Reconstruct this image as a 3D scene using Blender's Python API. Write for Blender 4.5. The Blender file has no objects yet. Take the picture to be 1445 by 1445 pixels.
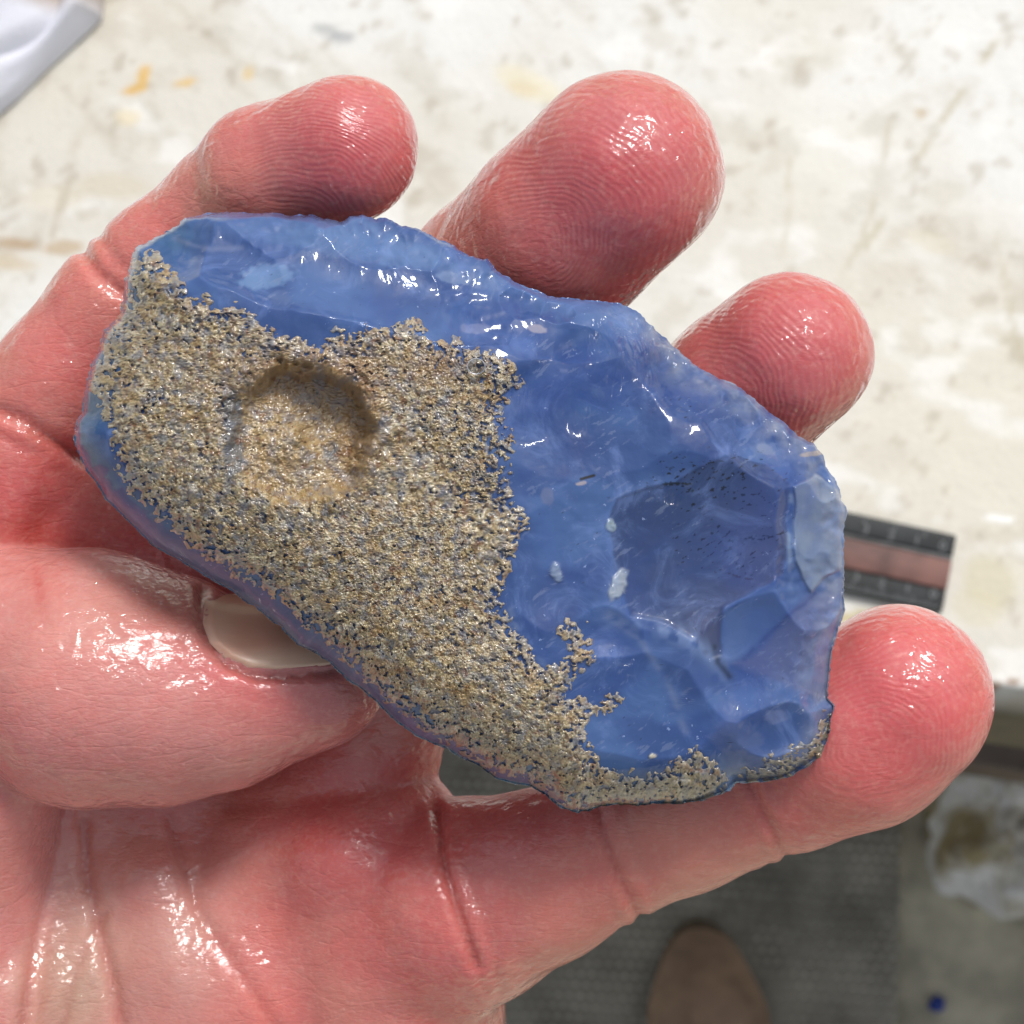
import bpy, math, random
import numpy as np
from mathutils import Vector, Matrix
random.seed(3); RNG = np.random.default_rng(11)
SC = bpy.context.scene
COL = SC.collection
R = math.radians

# ------------------------------------------------------------------ camera, world, sun, exposure
D = 24.0                      # cm from the lens to the plane of the stone
W = 9.4                       # cm across the frame in that plane
TILT = R(15)
CAM_Z = 1.42
S = W / 1445.0
cam = bpy.data.cameras.new('camera'); camo = bpy.data.objects.new('camera', cam); COL.objects.link(camo)
cam.sensor_width = 36; cam.lens = 36 * D / W
cam.clip_start = 0.01; cam.clip_end = 200
camo.location = (0, 0, CAM_Z); camo.rotation_euler = (TILT, 0, 0)
cam.dof.use_dof = True; cam.dof.focus_distance = 0.238; cam.dof.aperture_fstop = 82
SC.camera = camo
SUN_EL, SUN_AZ = R(60), R(30)          # azimuth measured from +Y towards +X
w = bpy.data.worlds.new('World'); SC.world = w; w.use_nodes = True
nt = w.node_tree; bgn = nt.nodes['Background']
sky = nt.nodes.new('ShaderNodeTexSky'); sky.sky_type = 'NISHITA'; sky.sun_disc = False
sky.sun_elevation = SUN_EL; sky.sun_rotation = SUN_AZ; sky.dust_density = 3.0; sky.ozone_density = 0.6
hs = nt.nodes.new('ShaderNodeHueSaturation'); hs.inputs['Saturation'].default_value = 0.4   # thin bright overcast
nt.links.new(sky.outputs[0], hs.inputs['Color']); nt.links.new(hs.outputs[0], bgn.inputs[0]); bgn.inputs[1].default_value = 0.145
sl = bpy.data.lights.new('sun', 'SUN'); sl.energy = 2.1; sl.angle = R(12); sl.color = (1.0, 0.975, 0.95)
so = bpy.data.objects.new('sun', sl); COL.objects.link(so)
sd_ = Vector((math.sin(SUN_AZ) * math.cos(SUN_EL), math.cos(SUN_AZ) * math.cos(SUN_EL), math.sin(SUN_EL)))
so.rotation_euler = sd_.to_track_quat('Z', 'Y').to_euler(); so.location = (0.3, 0.6, 2.5)
SC.view_settings.view_transform = 'Standard'; SC.view_settings.look = 'None'
SC.view_settings.exposure = -0.03; SC.view_settings.gamma = 1.0
SC.view_settings.use_curve_mapping = False

CAMM = Matrix.Translation((0, 0, CAM_Z)) @ Matrix.Rotation(TILT, 4, 'X')
HANDM = CAMM @ Matrix.Translation((0, 0, -D / 100))   # frame the hand is held in: z towards the face

def L(px, py, z):             # point in the hand's frame, cm
    k = S * (D - z) / D
    return ((px - 722.5) * k, -(py - 722.5) * k, z)

def G(px, py, h):             # where the sight line meets the level plane at height h (m)
    d = CAMM.to_3x3() @ Vector(((px - 722.5) * S, -(py - 722.5) * S, -D))
    t = (h - CAM_Z) / d.z
    return Vector((0, 0, CAM_Z)) + d * t

# ------------------------------------------------------------------ noise and small maths
PERM = RNG.permutation(256).astype(np.int32); PERM = np.concatenate([PERM, PERM, PERM])
GR3 = RNG.normal(size=(256, 3)).astype(np.float32); GR3 /= np.linalg.norm(GR3, axis=1)[:, None]
def noise3(x, y, z):
    x = np.asarray(x, np.float32); y = np.asarray(y, np.float32); z = np.asarray(z, np.float32)
    x, y, z = np.broadcast_arrays(x, y, z)
    xi = np.floor(x).astype(np.int32); yi = np.floor(y).astype(np.int32); zi = np.floor(z).astype(np.int32)
    fx = x - xi; fy = y - yi; fz = z - zi
    u = fx * fx * fx * (fx * (fx * 6 - 15) + 10); v = fy * fy * fy * (fy * (fy * 6 - 15) + 10); t = fz * fz * fz * (fz * (fz * 6 - 15) + 10)
    out = 0
    for a in (0, 1):
        for b in (0, 1):
            for c in (0, 1):
                h = PERM[(PERM[(PERM[(xi + a) & 255] + yi + b) & 255] + zi + c) & 255]
                g = GR3[h]
                val = g[..., 0] * (fx - a) + g[..., 1] * (fy - b) + g[..., 2] * (fz - c)
                out = out + val * (u if a else 1 - u) * (v if b else 1 - v) * (t if c else 1 - t)
    return out * 1.6
def fbm(x, y, z, o=4, g=0.5):
    s = 0; a = 1.0; f = 1.0
    for i in range(o):
        s = s + a * noise3(x * f, y * f, z * f + 7.3 * i); a *= g; f *= 2.03
    return s
def sst(a, b, x):
    t = np.clip((x - a) / (b - a), 0, 1); return t * t * (3 - 2 * t)
def polydist(px, py, pts, closed=True):
    """distance in px to a polyline, and inside flag"""
    pts = np.asarray(pts, np.float32); best = np.full(px.shape, 1e9, np.float32); ins = np.zeros(px.shape, bool)
    n = len(pts)
    for i in range(n if closed else n - 1):
        a = pts[i]; b = pts[(i + 1) % n]; ab = b - a
        t = np.clip(((px - a[0]) * ab[0] + (py - a[1]) * ab[1]) / max(1e-6, (ab @ ab)), 0, 1)
        d = (px - a[0] - t * ab[0]) ** 2 + (py - a[1] - t * ab[1]) ** 2
        np.minimum(best, d, out=best)
        if closed and a[1] != b[1]:
            cond = ((a[1] > py) != (b[1] > py)) & (px < (b[0] - a[0]) * (py - a[1]) / (b[1] - a[1]) + a[0])
            ins ^= cond
    return np.sqrt(best), ins
def sdpoly(px, py, pts):
    d, i = polydist(px, py, pts); return np.where(i, d, -d)
def lin(c):
    c = np.asarray(c, np.float32) / 255.0
    return np.where(c <= 0.04045, c / 12.92, ((c + 0.055) / 1.055) ** 2.4)
def mix(a, b, t):
    return a * (1 - t[..., None]) + b * t[..., None]

# ------------------------------------------------------------------ object helpers
def tag(o, label=None, cat=None, group=None, kind=None):
    if label: o['label'] = label
    if cat: o['category'] = cat
    if group: o['group'] = group
    if kind: o['kind'] = kind
    return o
def empty(name, loc=(0, 0, 0), mat=None):
    o = bpy.data.objects.new(name, None); COL.objects.link(o); o.empty_display_size = 0.02
    if mat is not None: o.matrix_world = mat
    else: o.location = loc
    return o
def mesh_np(name, V, F, mat=None, parent=None, smooth=True, attrs=None, cols=None):
    me = bpy.data.meshes.new(name)
    V = np.asarray(V, np.float32); F = np.asarray(F, np.int32); k = F.shape[1]
    me.vertices.add(len(V)); me.vertices.foreach_set('co', V.ravel())
    me.loops.add(F.size); me.loops.foreach_set('vertex_index', F.ravel())
    me.polygons.add(len(F)); me.polygons.foreach_set('loop_start', np.arange(0, F.size, k, dtype=np.int32))
    me.polygons.foreach_set('loop_total', np.full(len(F), k, np.int32))
    me.update(calc_edges=True); me.validate()
    if smooth: me.polygons.foreach_set('use_smooth', np.ones(len(me.polygons), bool))
    for n, a in (attrs or {}).items():
        at = me.attributes.new(n, 'FLOAT', 'POINT'); at.data.foreach_set('value', np.asarray(a, np.float32))
    for n, a in (cols or {}).items():
        at = me.attributes.new(n, 'FLOAT_COLOR', 'POINT')
        at.data.foreach_set('color', np.concatenate([a, np.ones((len(a), 1))], 1).astype(np.float32).ravel())
    o = bpy.data.objects.new(name, me); COL.objects.link(o)
    if mat: me.materials.append(mat)
    if parent: o.parent = parent
    return o

class NT:
    def __init__(s, name):
        s.m = bpy.data.materials.new(name); s.m.use_nodes = True; s.t = s.m.node_tree
        s.b = s.t.nodes['Principled BSDF']
    def n(s, ty, **kw):
        x = s.t.nodes.new(ty)
        for k, v in kw.items():
            if hasattr(x, k) and k not in x.inputs: setattr(x, k, v)
            else: x.inputs[k].default_value = v
        return x
    def l(s, a, b): s.t.links.new(a, b)
    def set(s, **kw):
        for k, v in kw.items(): s.b.inputs[k.replace('_', ' ')].default_value = v
    def attr(s, n): return s.n('ShaderNodeAttribute', attribute_name=n)
    def math(s, op, a, b=None, c=None):
        x = s.n('ShaderNodeMath', operation=op)
        for i, v in enumerate((a, b, c)):
            if v is None: continue
            if isinstance(v, (int, float)): x.inputs[i].default_value = v
            else: s.l(v, x.inputs[i])
        return x.outputs[0]
    def mixc(s, f, a, b, bt='MIX'):
        x = s.n('ShaderNodeMix', data_type='RGBA', blend_type=bt)
        for i, v in ((0, f), (6, a), (7, b)):
            if isinstance(v, (int, float)): x.inputs[i].default_value = v
            elif isinstance(v, (tuple, list)): x.inputs[i].default_value = (*v[:3], 1)
            else: s.l(v, x.inputs[i])
        return x.outputs[2]
    def noise(s, scale, detail=4, rough=0.55, vec=None, dist=0.0):
        x = s.n('ShaderNodeTexNoise'); x.inputs['Scale'].default_value = scale; x.inputs['Detail'].default_value = detail
        x.inputs['Roughness'].default_value = rough; x.inputs['Distortion'].default_value = dist
        if vec is not None: s.l(vec, x.inputs['Vector'])
        return x.outputs['Fac']
    def ramp(s, f, a, b):
        x = s.n('ShaderNodeMapRange', interpolation_type='SMOOTHSTEP'); s.l(f, x.inputs[0])
        x.inputs[1].default_value = a; x.inputs[2].default_value = b
        return x.outputs[0]
    def obj(s): return s.n('ShaderNodeTexCoord').outputs['Object']
    def bump(s, h, dist, strength=1.0, nrm=None):
        x = s.n('ShaderNodeBump'); x.inputs['Strength'].default_value = strength; x.inputs['Distance'].default_value = dist
        s.l(h, x.inputs['Height'])
        if nrm is not None: s.l(nrm, x.inputs['Normal'])
        return x.outputs[0]
def simple(name, rgb, rough=0.6, nscale=None, var=0.25, bumpd=None, **kw):
    a = NT(name); c = tuple(float(v) for v in lin(rgb)); a.set(Base_Color=(*c, 1), Roughness=rough, **kw)
    if nscale:
        f = a.noise(nscale, 6, 0.6, a.obj())
        o = a.mixc(a.ramp(f, 0.3, 0.7), tuple(v * (1 - var) for v in c), tuple(min(1, v * (1 + var)) for v in c))
        a.l(o, a.b.inputs['Base Color'])
        if bumpd: a.l(a.bump(f, bumpd), a.b.inputs['Normal'])
    return a.m

# ------------------------------------------------------------------ materials of the hand and stone
def skin_material():
    a = NT('wet_skin'); ob = a.obj()
    col = a.attr('skin').outputs['Color']
    mott = a.noise(110, 6, 0.62, ob, 0.5)
    c1 = a.mixc(a.math('MULTIPLY', a.ramp(mott, 0.38, 0.62), 0.42), col, a.mixc(1.0, col, (1.0, 0.72, 0.70), 'MULTIPLY'))
    pores = a.noise(1500, 3, 0.6, ob)
    c2 = a.mixc(a.math('MULTIPLY', a.ramp(pores, 0.45, 0.7), 0.16), c1, (0.75, 0.45, 0.36))
    # finger ridges: phase is carried by the mesh
    ph = a.math('ADD', a.attr('ridge').outputs['Fac'], a.math('MULTIPLY', a.noise(420, 2, 0.5, ob), 0.9))
    rid = a.math('SINE', a.math('MULTIPLY', ph, 2 * math.pi))
    pad = a.attr('pad').outputs['Fac']
    ridm = a.math('MULTIPLY', rid, pad)
    # ridge crests are paler than the furrows
    c3 = a.mixc(a.math('MULTIPLY', a.math('MULTIPLY', a.math('ADD', a.math('MULTIPLY', rid, 0.5), 0.5), pad), 0.08), c2, (0.80, 0.42, 0.40))
    a.l(c3, a.b.inputs['Base Color'])
    # fine creases away from the pads
    vec = a.n('ShaderNodeMapping'); a.l(ob, vec.inputs[0]); vec.inputs['Rotation'].default_value = (0.2, 0.1, 0.6); vec.inputs['Scale'].default_value = (1, 2.4, 1)
    fine = a.noise(900, 5, 0.62, vec.outputs[0], 0.6)
    cre = a.n('ShaderNodeTexVoronoi', feature='DISTANCE_TO_EDGE'); cre.inputs['Scale'].default_value = 950
    a.l(vec.outputs[0], cre.inputs['Vector'])
    crack = a.math('MINIMUM', a.math('MULTIPLY', cre.outputs['Distance'], 3.0), 0.6)
    big = a.n('ShaderNodeTexVoronoi', feature='DISTANCE_TO_EDGE'); big.inputs['Scale'].default_value = 260
    bm_ = a.n('ShaderNodeMapping'); a.l(ob, bm_.inputs[0]); bm_.inputs['Rotation'].default_value = (0, 0, -0.5); bm_.inputs['Scale'].default_value = (0.6, 1.7, 1)
    nd_ = a.n('ShaderNodeTexNoise'); nd_.inputs['Scale'].default_value = 300; a.l(bm_.outputs[0], nd_.inputs['Vector'])
    va_ = a.n('ShaderNodeVectorMath', operation='MULTIPLY_ADD'); a.l(nd_.outputs['Color'], va_.inputs[0]); va_.inputs[1].default_value = (.003, .003, .003); a.l(bm_.outputs[0], va_.inputs[2]); a.l(va_.outputs[0], big.inputs['Vector'])
    lines = a.math('MINIMUM', a.math('MULTIPLY', big.outputs['Distance'], 7.0), 0.5)
    npad = a.math('SUBTRACT', 1.0, pad)
    base_b = a.bump(ridm, 0.000014)
    b2 = a.bump(a.math('MULTIPLY', a.math('ADD', a.math('MULTIPLY', fine, 0.6), a.math('ADD', a.math('MULTIPLY', crack, 0.25), a.math('MULTIPLY', lines, 0.45))), npad), 0.00013, 1.0, base_b)
    blob = a.noise(300, 3, 0.6, ob, 0.4)
    b3 = a.bump(blob, 0.00020, 1.0, b2)
    a.l(b3, a.b.inputs['Normal'])
    # the water film follows the relief, softened in the furrows
    cb = a.bump(ridm, 0.000020)
    cb = a.bump(a.math('MULTIPLY', fine, a.math('ADD', a.math('MULTIPLY', npad, 0.8), 0.2)), 0.00005, 1.0, cb)
    cb = a.bump(a.noise(380, 1.5, 0.5, ob, 0.9), 0.00042, 1.0, cb)
    cb = a.bump(a.math('MULTIPLY', a.noise(950, 1, 0.5, ob, 0.8), a.math('ADD', a.ramp(a.noise(240, 2, 0.5, ob), 0.42, 0.6), 0.2)), 0.00022, 1.0, cb)
    a.l(cb, a.b.inputs['Coat Normal'])
    wet = a.attr('wet').outputs['Fac']
    a.l(a.math('MULTIPLY', a.math('MULTIPLY', a.math('ADD', a.math('MULTIPLY', wet, 0.7), 0.35), a.ramp(wet, 0.0, 0.2)), a.math('ADD', a.ramp(a.noise(110, 4, 0.6, ob), 0.25, 0.45), 0.15)), a.b.inputs['Coat Weight'])
    a.set(Roughness=0.46, Coat_Roughness=0.02, Coat_IOR=1.5, Subsurface_Weight=0.45, Subsurface_Scale=0.0022,
          Subsurface_Radius=(1.0, 0.35, 0.18), Specular_IOR_Level=0.22)
    return a.m
def nail_material():
    a = NT('wet_nail'); ob = a.obj()
    a.l(a.attr('tone').outputs['Color'], a.b.inputs['Base Color'])
    nm = a.n('ShaderNodeMapping'); a.l(ob, nm.inputs[0]); nm.inputs['Rotation'].default_value = (0, 0, 0.1); nm.inputs['Scale'].default_value = (0.12, 1, 0.3)
    a.l(a.bump(a.noise(1500, 3, 0.6, nm.outputs[0]), 0.00004), a.b.inputs['Normal'])
    a.set(Roughness=0.4, Coat_Weight=0.3, Coat_Roughness=0.15, Subsurface_Weight=0.3, Subsurface_Scale=0.0012, Subsurface_Radius=(1, 0.5, 0.35))
    return a.m
def blue_material():
    a = NT('blue_chalcedony'); ob = a.obj()
    col = a.attr('tint').outputs['Color']
    wisp = a.noise(170, 6, 0.62, ob, 1.5)
    c = a.mixc(a.math('MULTIPLY', a.ramp(wisp, 0.50, 0.78), 0.30), col, tuple(lin((138, 165, 222))))
    fl = a.noise(1150, 3, 0.7, ob)
    c = a.mixc(a.math('MULTIPLY', a.ramp(fl, 0.68, 0.74), 0.5), c, tuple(lin((170, 190, 230))))
    deep = a.noise(70, 4, 0.6, ob, 0.6)
    c = a.mixc(a.math('MULTIPLY', a.ramp(deep, 0.45, 0.7), 0.30), c, tuple(lin((48, 78, 150))))
    a.l(c, a.b.inputs['Base Color'])
    b = a.bump(a.noise(500, 4, 0.55, ob), 0.00006)
    a.l(b, a.b.inputs['Normal'])
    vm = a.n('ShaderNodeMapping'); a.l(ob, vm.inputs[0]); vm.inputs['Scale'].default_value = (1.6, 0.8, 1)
    cb = a.bump(a.noise(190, 3, 0.55, vm.outputs[0], 1.0), 0.00016)
    cb = a.bump(a.math('MULTIPLY', a.noise(800, 2, 0.6, ob), a.ramp(a.noise(150, 2, 0.5, ob), 0.5, 0.62)), 0.00009, 1.0, cb)
    film = a.attr('film').outputs['Fac']      # thicker rippled water lies in patches
    cb = a.bump(a.math('MULTIPLY', a.noise(300, 2, 0.5, vm.outputs[0], 1.8), film), 0.0042, 1.0, cb)
    a.l(cb, a.b.inputs['Coat Normal'])
    a.set(Roughness=0.45, Coat_Weight=1.0, Coat_Roughness=0.025, Coat_IOR=1.36, Subsurface_Weight=0.35, Subsurface_Scale=0.0022,
          Subsurface_Radius=(0.45, 0.7, 1.0), Specular_IOR_Level=0.12)
    return a.m
def crust_material():
    a = NT('mineral_crust'); ob = a.obj()
    a.l(a.attr('tint').outputs['Color'], a.b.inputs['Base Color'])
    a.l(a.bump(a.noise(3200, 3, 0.7, ob), 0.00008), a.b.inputs['Normal'])
    a.set(Roughness=0.42, Coat_Weight=0.9, Coat_Roughness=0.06, Subsurface_Weight=0.12, Subsurface_Scale=0.0006)
    return a.m
M_SKIN = skin_material(); M_NAIL = nail_material(); M_BLUE = blue_material(); M_CRUST = crust_material()

# ------------------------------------------------------------------ floor and workbench
TZ = 0.78
e1, e2 = G(1402, 966, TZ), G(1445, 972.5, TZ)
ang = math.atan2(e2.y - e1.y, e2.x - e1.x)
fl = mesh_np('floor', [(-8, -8, 0), (8, -8, 0), (8, 8, 0), (-8, 8, 0)], [(0, 1, 2, 3)], simple('concrete', (198, 191, 166), 0.9, 14, 0.45, 0.002), None, False)
tag(fl, kind='structure')

bench = empty('workbench', (e1.x, e1.y, TZ)); bench.rotation_euler = (0, 0, ang)
tag(bench, 'cream painted worktop with brown stains and scratches beneath the hand', 'workbench')
def bench_local(px, py):
    p = G(px, py, TZ); d = (p - Vector((e1.x, e1.y, TZ))); c, s_ = math.cos(-ang), math.sin(-ang)
    return d.x * c - d.y * s_, d.x * s_ + d.y * c
def tabletop():
    n = 420
    u = np.linspace(0, 1, n)
    xs = np.concatenate([[-0.95, -0.6], -0.46 + 0.60 * u, [0.4, 0.7]]); ys = np.concatenate([0.50 * u[:340] / u[339], [0.62, 0.75]])
    X, Y = np.meshgrid(xs, ys); sh = X.shape
    X = X.ravel().astype(np.float32); Y = Y.ravel().astype(np.float32)
    # marks are laid out on the board in metres
    q = [0] * 0
    base = mix(lin((220, 215, 202))[None] * np.ones((len(X), 1)), lin((232, 231, 224))[None] * np.ones((len(X), 1)), sst(-0.4, 0.5, fbm(X * 11, Y * 11, 1.5)))
    yel = sst(0.15, 0.8, fbm(X * 6, Y * 6, 9.1)); base = mix(base, np.ones_like(base) * lin((222, 216, 194)), yel * 0.45)
    gr = sst(0.18, 0.55, fbm(X * 60, Y * 60, 3.3, 5, 0.6)) * sst(-0.25, 0.45, fbm(X * 9, Y * 9, 4.4)); base = mix(base, np.ones_like(base) * lin((176, 164, 138)), gr * 0.28)
    ci, si = math.cos(0.9), math.sin(0.9)
    st = sst(0.35, 0.75, fbm((X * ci + Y * si) * 130, (-X * si + Y * ci) * 18, 2.2, 4, 0.6)) * sst(-0.1, 0.5, fbm(X * 8, Y * 8, 14.4)); base = mix(base, np.ones_like(base) * lin((178, 168, 144)), st * 0.35)
    sp = sst(0.50, 0.70, fbm(X * 150, Y * 150, 6.6, 3, 0.55)) ; base = mix(base, np.ones_like(base) * lin((160, 144, 116)), sp * 0.4)
    wh = sst(0.35, 0.7, fbm(X * 45, Y * 70, 26.6, 3)); base = mix(base, np.ones_like(base) * lin((245, 244, 238)), wh * 0.6)
    nz = fbm(X * 55, Y * 55, 11.0, 3)
    def blob(px, py, rx, ry, rot, rgb, a, k=0.22):
        nonlocal base
        cx, cy = bench_local(px, py); ex, _ = bench_local(px + 1, py); m = math.hypot(ex - cx, 0) or 1e-4
        dx = (X - cx) / m; dy = (Y - cy) / m; c, s_ = math.cos(rot), math.sin(rot)
        u_ = (dx * c + dy * s_) / rx; v_ = (-dx * s_ + dy * c) / ry
        f = 1 - np.sqrt(u_ * u_ + v_ * v_) + nz * k
        base = mix(base, np.ones_like(base) * lin(rgb), sst(-0.05, 0.45, f) * a)
    def line(pts, wd, rgb, a):
        nonlocal base
        P_ = [bench_local(*p) for p in pts]; cx, cy = bench_local(*pts[0]); ex, _ = bench_local(pts[0][0] + 1, pts[0][1]); m = abs(ex - cx)
        d, _ = polydist(X + nz * m * 2.0, Y + nz * m * 1.5, P_, False)
        br = sst(-0.35, 0.35, fbm(X * 75, Y * 75, 31.0, 3))
        base = mix(base, np.ones_like(base) * lin(rgb), sst(wd * m, wd * m * 0.3, d) * br * a)
    for b in [(202, 108, 12, 22, -0.1, (222, 182, 104), .95), (190, 126, 22, 8, 0.3, (220, 178, 98), .95), (260, 117, 22, 8, 0.35, (222, 188, 120), .9), (350, 103, 10, 12, 0, (224, 196, 136), .8),
              (180, 165, 20, 14, 0, (232, 214, 170), .6), (460, 42, 26, 12, -0.2, (172, 174, 172), .7), (485, 52, 22, 12, 0.2, (160, 163, 165), .7), (315, 45, 20, 14, 0, (205, 200, 186), .6),
              (750, 120, 70, 25, -.3, (233, 222, 185), .6), (740, 125, 30, 14, 0, (214, 188, 130), .35), (1400, 820, 50, 40, -0.8, (205, 196, 160), .6), (1380, 860, 40, 30, 0, (212, 203, 170), .5),
              (1300, 160, 12, 8, 0, (190, 168, 128), .8), (1310, 340, 45, 18, -.2, (216, 208, 184), .6), (1430, 960, 14, 5, 0, (150, 108, 70), .9), (1405, 965, 10, 4, 0, (168, 120, 80), .8),
              (20, 345, 40, 12, 0.1, (180, 152, 116), .8), (90, 350, 35, 12, 0.2, (190, 165, 128), .75), (10, 370, 50, 14, 0, (206, 186, 150), .6), (75, 280, 60, 25, 0.2, (212, 200, 172), .5),
              (1210, 870, 60, 10, 0.25, (196, 178, 118), .8), (1411, 732, 26, 6, -0.15, (255, 255, 252), .95), (160, 262, 70, 26, .1, (206, 193, 165), .5), (1120, 630, 30, 14, 0, (200, 190, 160), .4),
              (1335, 270, 40, 20, 0.3, (205, 200, 180), .5), (1410, 470, 36, 16, -.4, (198, 190, 168), .55), (1100, 90, 16, 12, 0, (205, 198, 176), .5), (1150, 75, 60, 30, 0, (214, 209, 192), .4), (960, 130, 10, 8, 0, (205, 185, 150), .6)]:
        blob(*b)
    for pts, wd, rgb, a in [([(125, 120), (95, 260), (70, 360)], 7, (186, 174, 150), .6), ([(108, 190), (60, 380)], 4, (176, 160, 132), .45), ([(1425, 30), (1330, 170), (1232, 330), (1220, 350)], 8, (190, 181, 152), .75),
                            ([(1265, 90), (1240, 250), (1215, 340), (1180, 400)], 6, (196, 188, 164), .7), ([(1113, 230), (1112, 310), (1105, 370)], 7, (196, 188, 162), .65), ([(1035, 10), (1010, 60)], 7, (192, 184, 160), .6),
                            ([(1215, 430), (1300, 450), (1400, 475), (1445, 480)], 4, (202, 195, 174), .6), ([(1405, 330), (1430, 460), (1445, 520)], 7, (190, 180, 150), .55), ([(560, 560), (400, 20)], 3, (204, 198, 180), .3),
                            ([(1260, 560), (1215, 640)], 5, (205, 197, 174), .6), ([(1345, 1000), (1400, 900), (1445, 850)], 5, (206, 200, 176), .4), ([(0, 585), (60, 470), (120, 410)], 6, (205, 192, 165), .5), ([(1330, 30), (1270, 60), (1150, 85)], 5, (206, 201, 182), .5)]:
        line(pts, wd, rgb, a)
    Z = fbm(X * 120, Y * 120, 5, 3) * 0.00015; ny, nx = sh
    V = np.stack([X, Y, Z], 1)
    I = (np.arange(ny - 1)[:, None] * nx + np.arange(nx - 1)[None]).ravel()
    F = np.stack([I, I + 1, I + nx + 1, I + nx], 1)
    # rim and underside so that the board is 32 mm thick
    B = 0.032; rim = np.concatenate([np.arange(nx), (np.arange(1, ny)) * nx + nx - 1, (ny - 1) * nx + np.arange(nx - 2, -1, -1), np.arange(ny - 2, 0, -1) * nx])
    V2 = V[rim].copy(); V2[:, 2] = -B
    k = len(V); m = len(rim); j = np.arange(m); j2 = (j + 1) % m
    F = np.concatenate([F, np.stack([rim[j2], rim[j], k + j, k + j2], 1)])
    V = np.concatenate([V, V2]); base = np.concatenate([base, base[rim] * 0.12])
    q = np.array([[-.95, 0, -B + .0004], [-.95, .75, -B + .0004], [.7, .75, -B + .0004], [.7, 0, -B + .0004]]); k = len(V)
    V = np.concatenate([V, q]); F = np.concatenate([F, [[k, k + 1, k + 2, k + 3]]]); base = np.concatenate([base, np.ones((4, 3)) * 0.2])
    a = NT('stained_cream_paint'); ob = a.obj()
    c = a.mixc(a.math('MULTIPLY', a.ramp(a.noise(700, 5, 0.65, ob), 0.5, 0.75), 0.22), a.attr('tint').outputs['Color'], (0.42, 0.36, 0.26))
    a.l(c, a.b.inputs['Base Color']); a.l(a.bump(a.noise(500, 5, 0.6, ob), 0.0003), a.b.inputs['Normal']); a.set(Roughness=0.55)
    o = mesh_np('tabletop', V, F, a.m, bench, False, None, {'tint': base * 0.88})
    return o
tabletop()
def box(name, x0, x1, y0, y1, z0, z1, mat, parent, bev=0.0015):
    v = [(x, y, z) for x in (x0, x1) for y in (y0, y1) for z in (z0, z1)]
    f = [(0, 1, 3, 2), (4, 6, 7, 5), (0, 4, 5, 1), (2, 3, 7, 6), (0, 2, 6, 4), (1, 5, 7, 3)]
    o = mesh_np(name, v, f, mat, parent, False)
    if bev:
        m = o.modifiers.new('bevel', 'BEVEL'); m.width = bev; m.segments = 2
    return o
M_DARKWOOD = simple('old_grey_wood', (96, 90, 72), 0.8, 40, 0.3, 0.001)
box('apron', -0.93, 0.68, 0.012, 0.034, -0.135, -0.033, M_DARKWOOD, bench)
for (x, y) in ((-0.9, 0.05), (0.6, 0.05), (-0.9, 0.66), (0.6, 0.66)):
    box('leg', x, x + 0.06, y, y + 0.06, -TZ, -0.033, M_DARKWOOD, bench)
box('shelf', -0.93, 0.68, 0.07, 0.70, -0.50, -0.47, simple('shelf_wood', (96, 84, 74), 0.8, 30, .3), bench)

# rubber mat with raised studs
mat_r = simple('grey_rubber', (158, 154, 140), 0.75, 30, 0.35)
def mat_mesh():
    a0 = G(1318, 1180, 0.006); a1 = G(1302, 1445, 0.006)
    x1 = (a0.x + a1.x) / 2; x0 = x1 - 0.75; y1 = e1.y + 0.33; y0 = y1 - 0.95
    t = empty('floor_mat', (x1, y1, 0)); t.rotation_euler = (0, 0, R(-3))
    tag(t, 'dark grey studded rubber mat on the floor below the workbench', 'mat')
    box('sheet', -0.75, 0, -0.95, 0, 0.0, 0.006, mat_r, t)
    V = []; F = []; p = 0.0058
    for i in range(int(0.745 / p)):
        for j in range(int(0.93 / p)):
            cx = -0.74 + i * p + (p / 2 if j % 2 else 0); cy = -0.94 + j * p; r = 0.0021; k = len(V)
            for q in range(4):
                V.append((cx + r * math.cos(q * math.pi / 2 + .785), cy + r * math.sin(q * math.pi / 2 + .785), 0.0059))
            for q in range(4):
                V.append((cx + .55 * r * math.cos(q * math.pi / 2 + .785), cy + .55 * r * math.sin(q * math.pi / 2 + .785), 0.0084))
            for q in range(4): F.append((k + q, k + (q + 1) % 4, k + 4 + (q + 1) % 4, k + 4 + q))
            F.append((k + 4, k + 5, k + 6, k + 7))
    o = mesh_np('studs', V, F, simple('stud_rubber', (182, 176, 160), 0.7, 25, 0.5), t, False); tag(o, kind='stuff')
mat_mesh()

def rock(name, px, py, h, rx, ry, rz, mat, seed, sub=5, amp=0.22, col=None):
    import bmesh
    bm = bmesh.new(); bmesh.ops.create_icosphere(bm, subdivisions=sub, radius=1); c = np.array([v.co[:] for v in bm.verts])
    F = [[v.index for v in f.verts] for f in bm.faces]; bm.free()
    n = fbm(c[:, 0] * 1.6 + seed, c[:, 1] * 1.6, c[:, 2] * 1.6, 5); c = c * (1 + amp * n)[:, None] * np.array([rx, ry, rz])
    c[:, 2] = np.maximum(c[:, 2], -rz * 0.55) + rz * 0.55
    o = mesh_np(name, c, F, mat); p = G(px, py, h + rz * 0.5); o.location = (p.x, p.y, h)
    return o
a = NT('pale_rock'); ob = a.obj()
c = a.mixc(a.ramp(a.noise(22, 6, 0.6, ob, .5), .4, .62), tuple(lin((240, 238, 230))), tuple(lin((160, 146, 108))))
c = a.mixc(a.math('MULTIPLY', a.ramp(a.noise(40, 5, 0.6, ob), .55, .7), .8), c, tuple(lin((112, 92, 56))))
a.l(c, a.b.inputs['Base Color']); a.l(a.bump(a.noise(60, 5, .6, ob), .004), a.b.inputs['Normal']); a.set(Roughness=.8)
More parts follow.
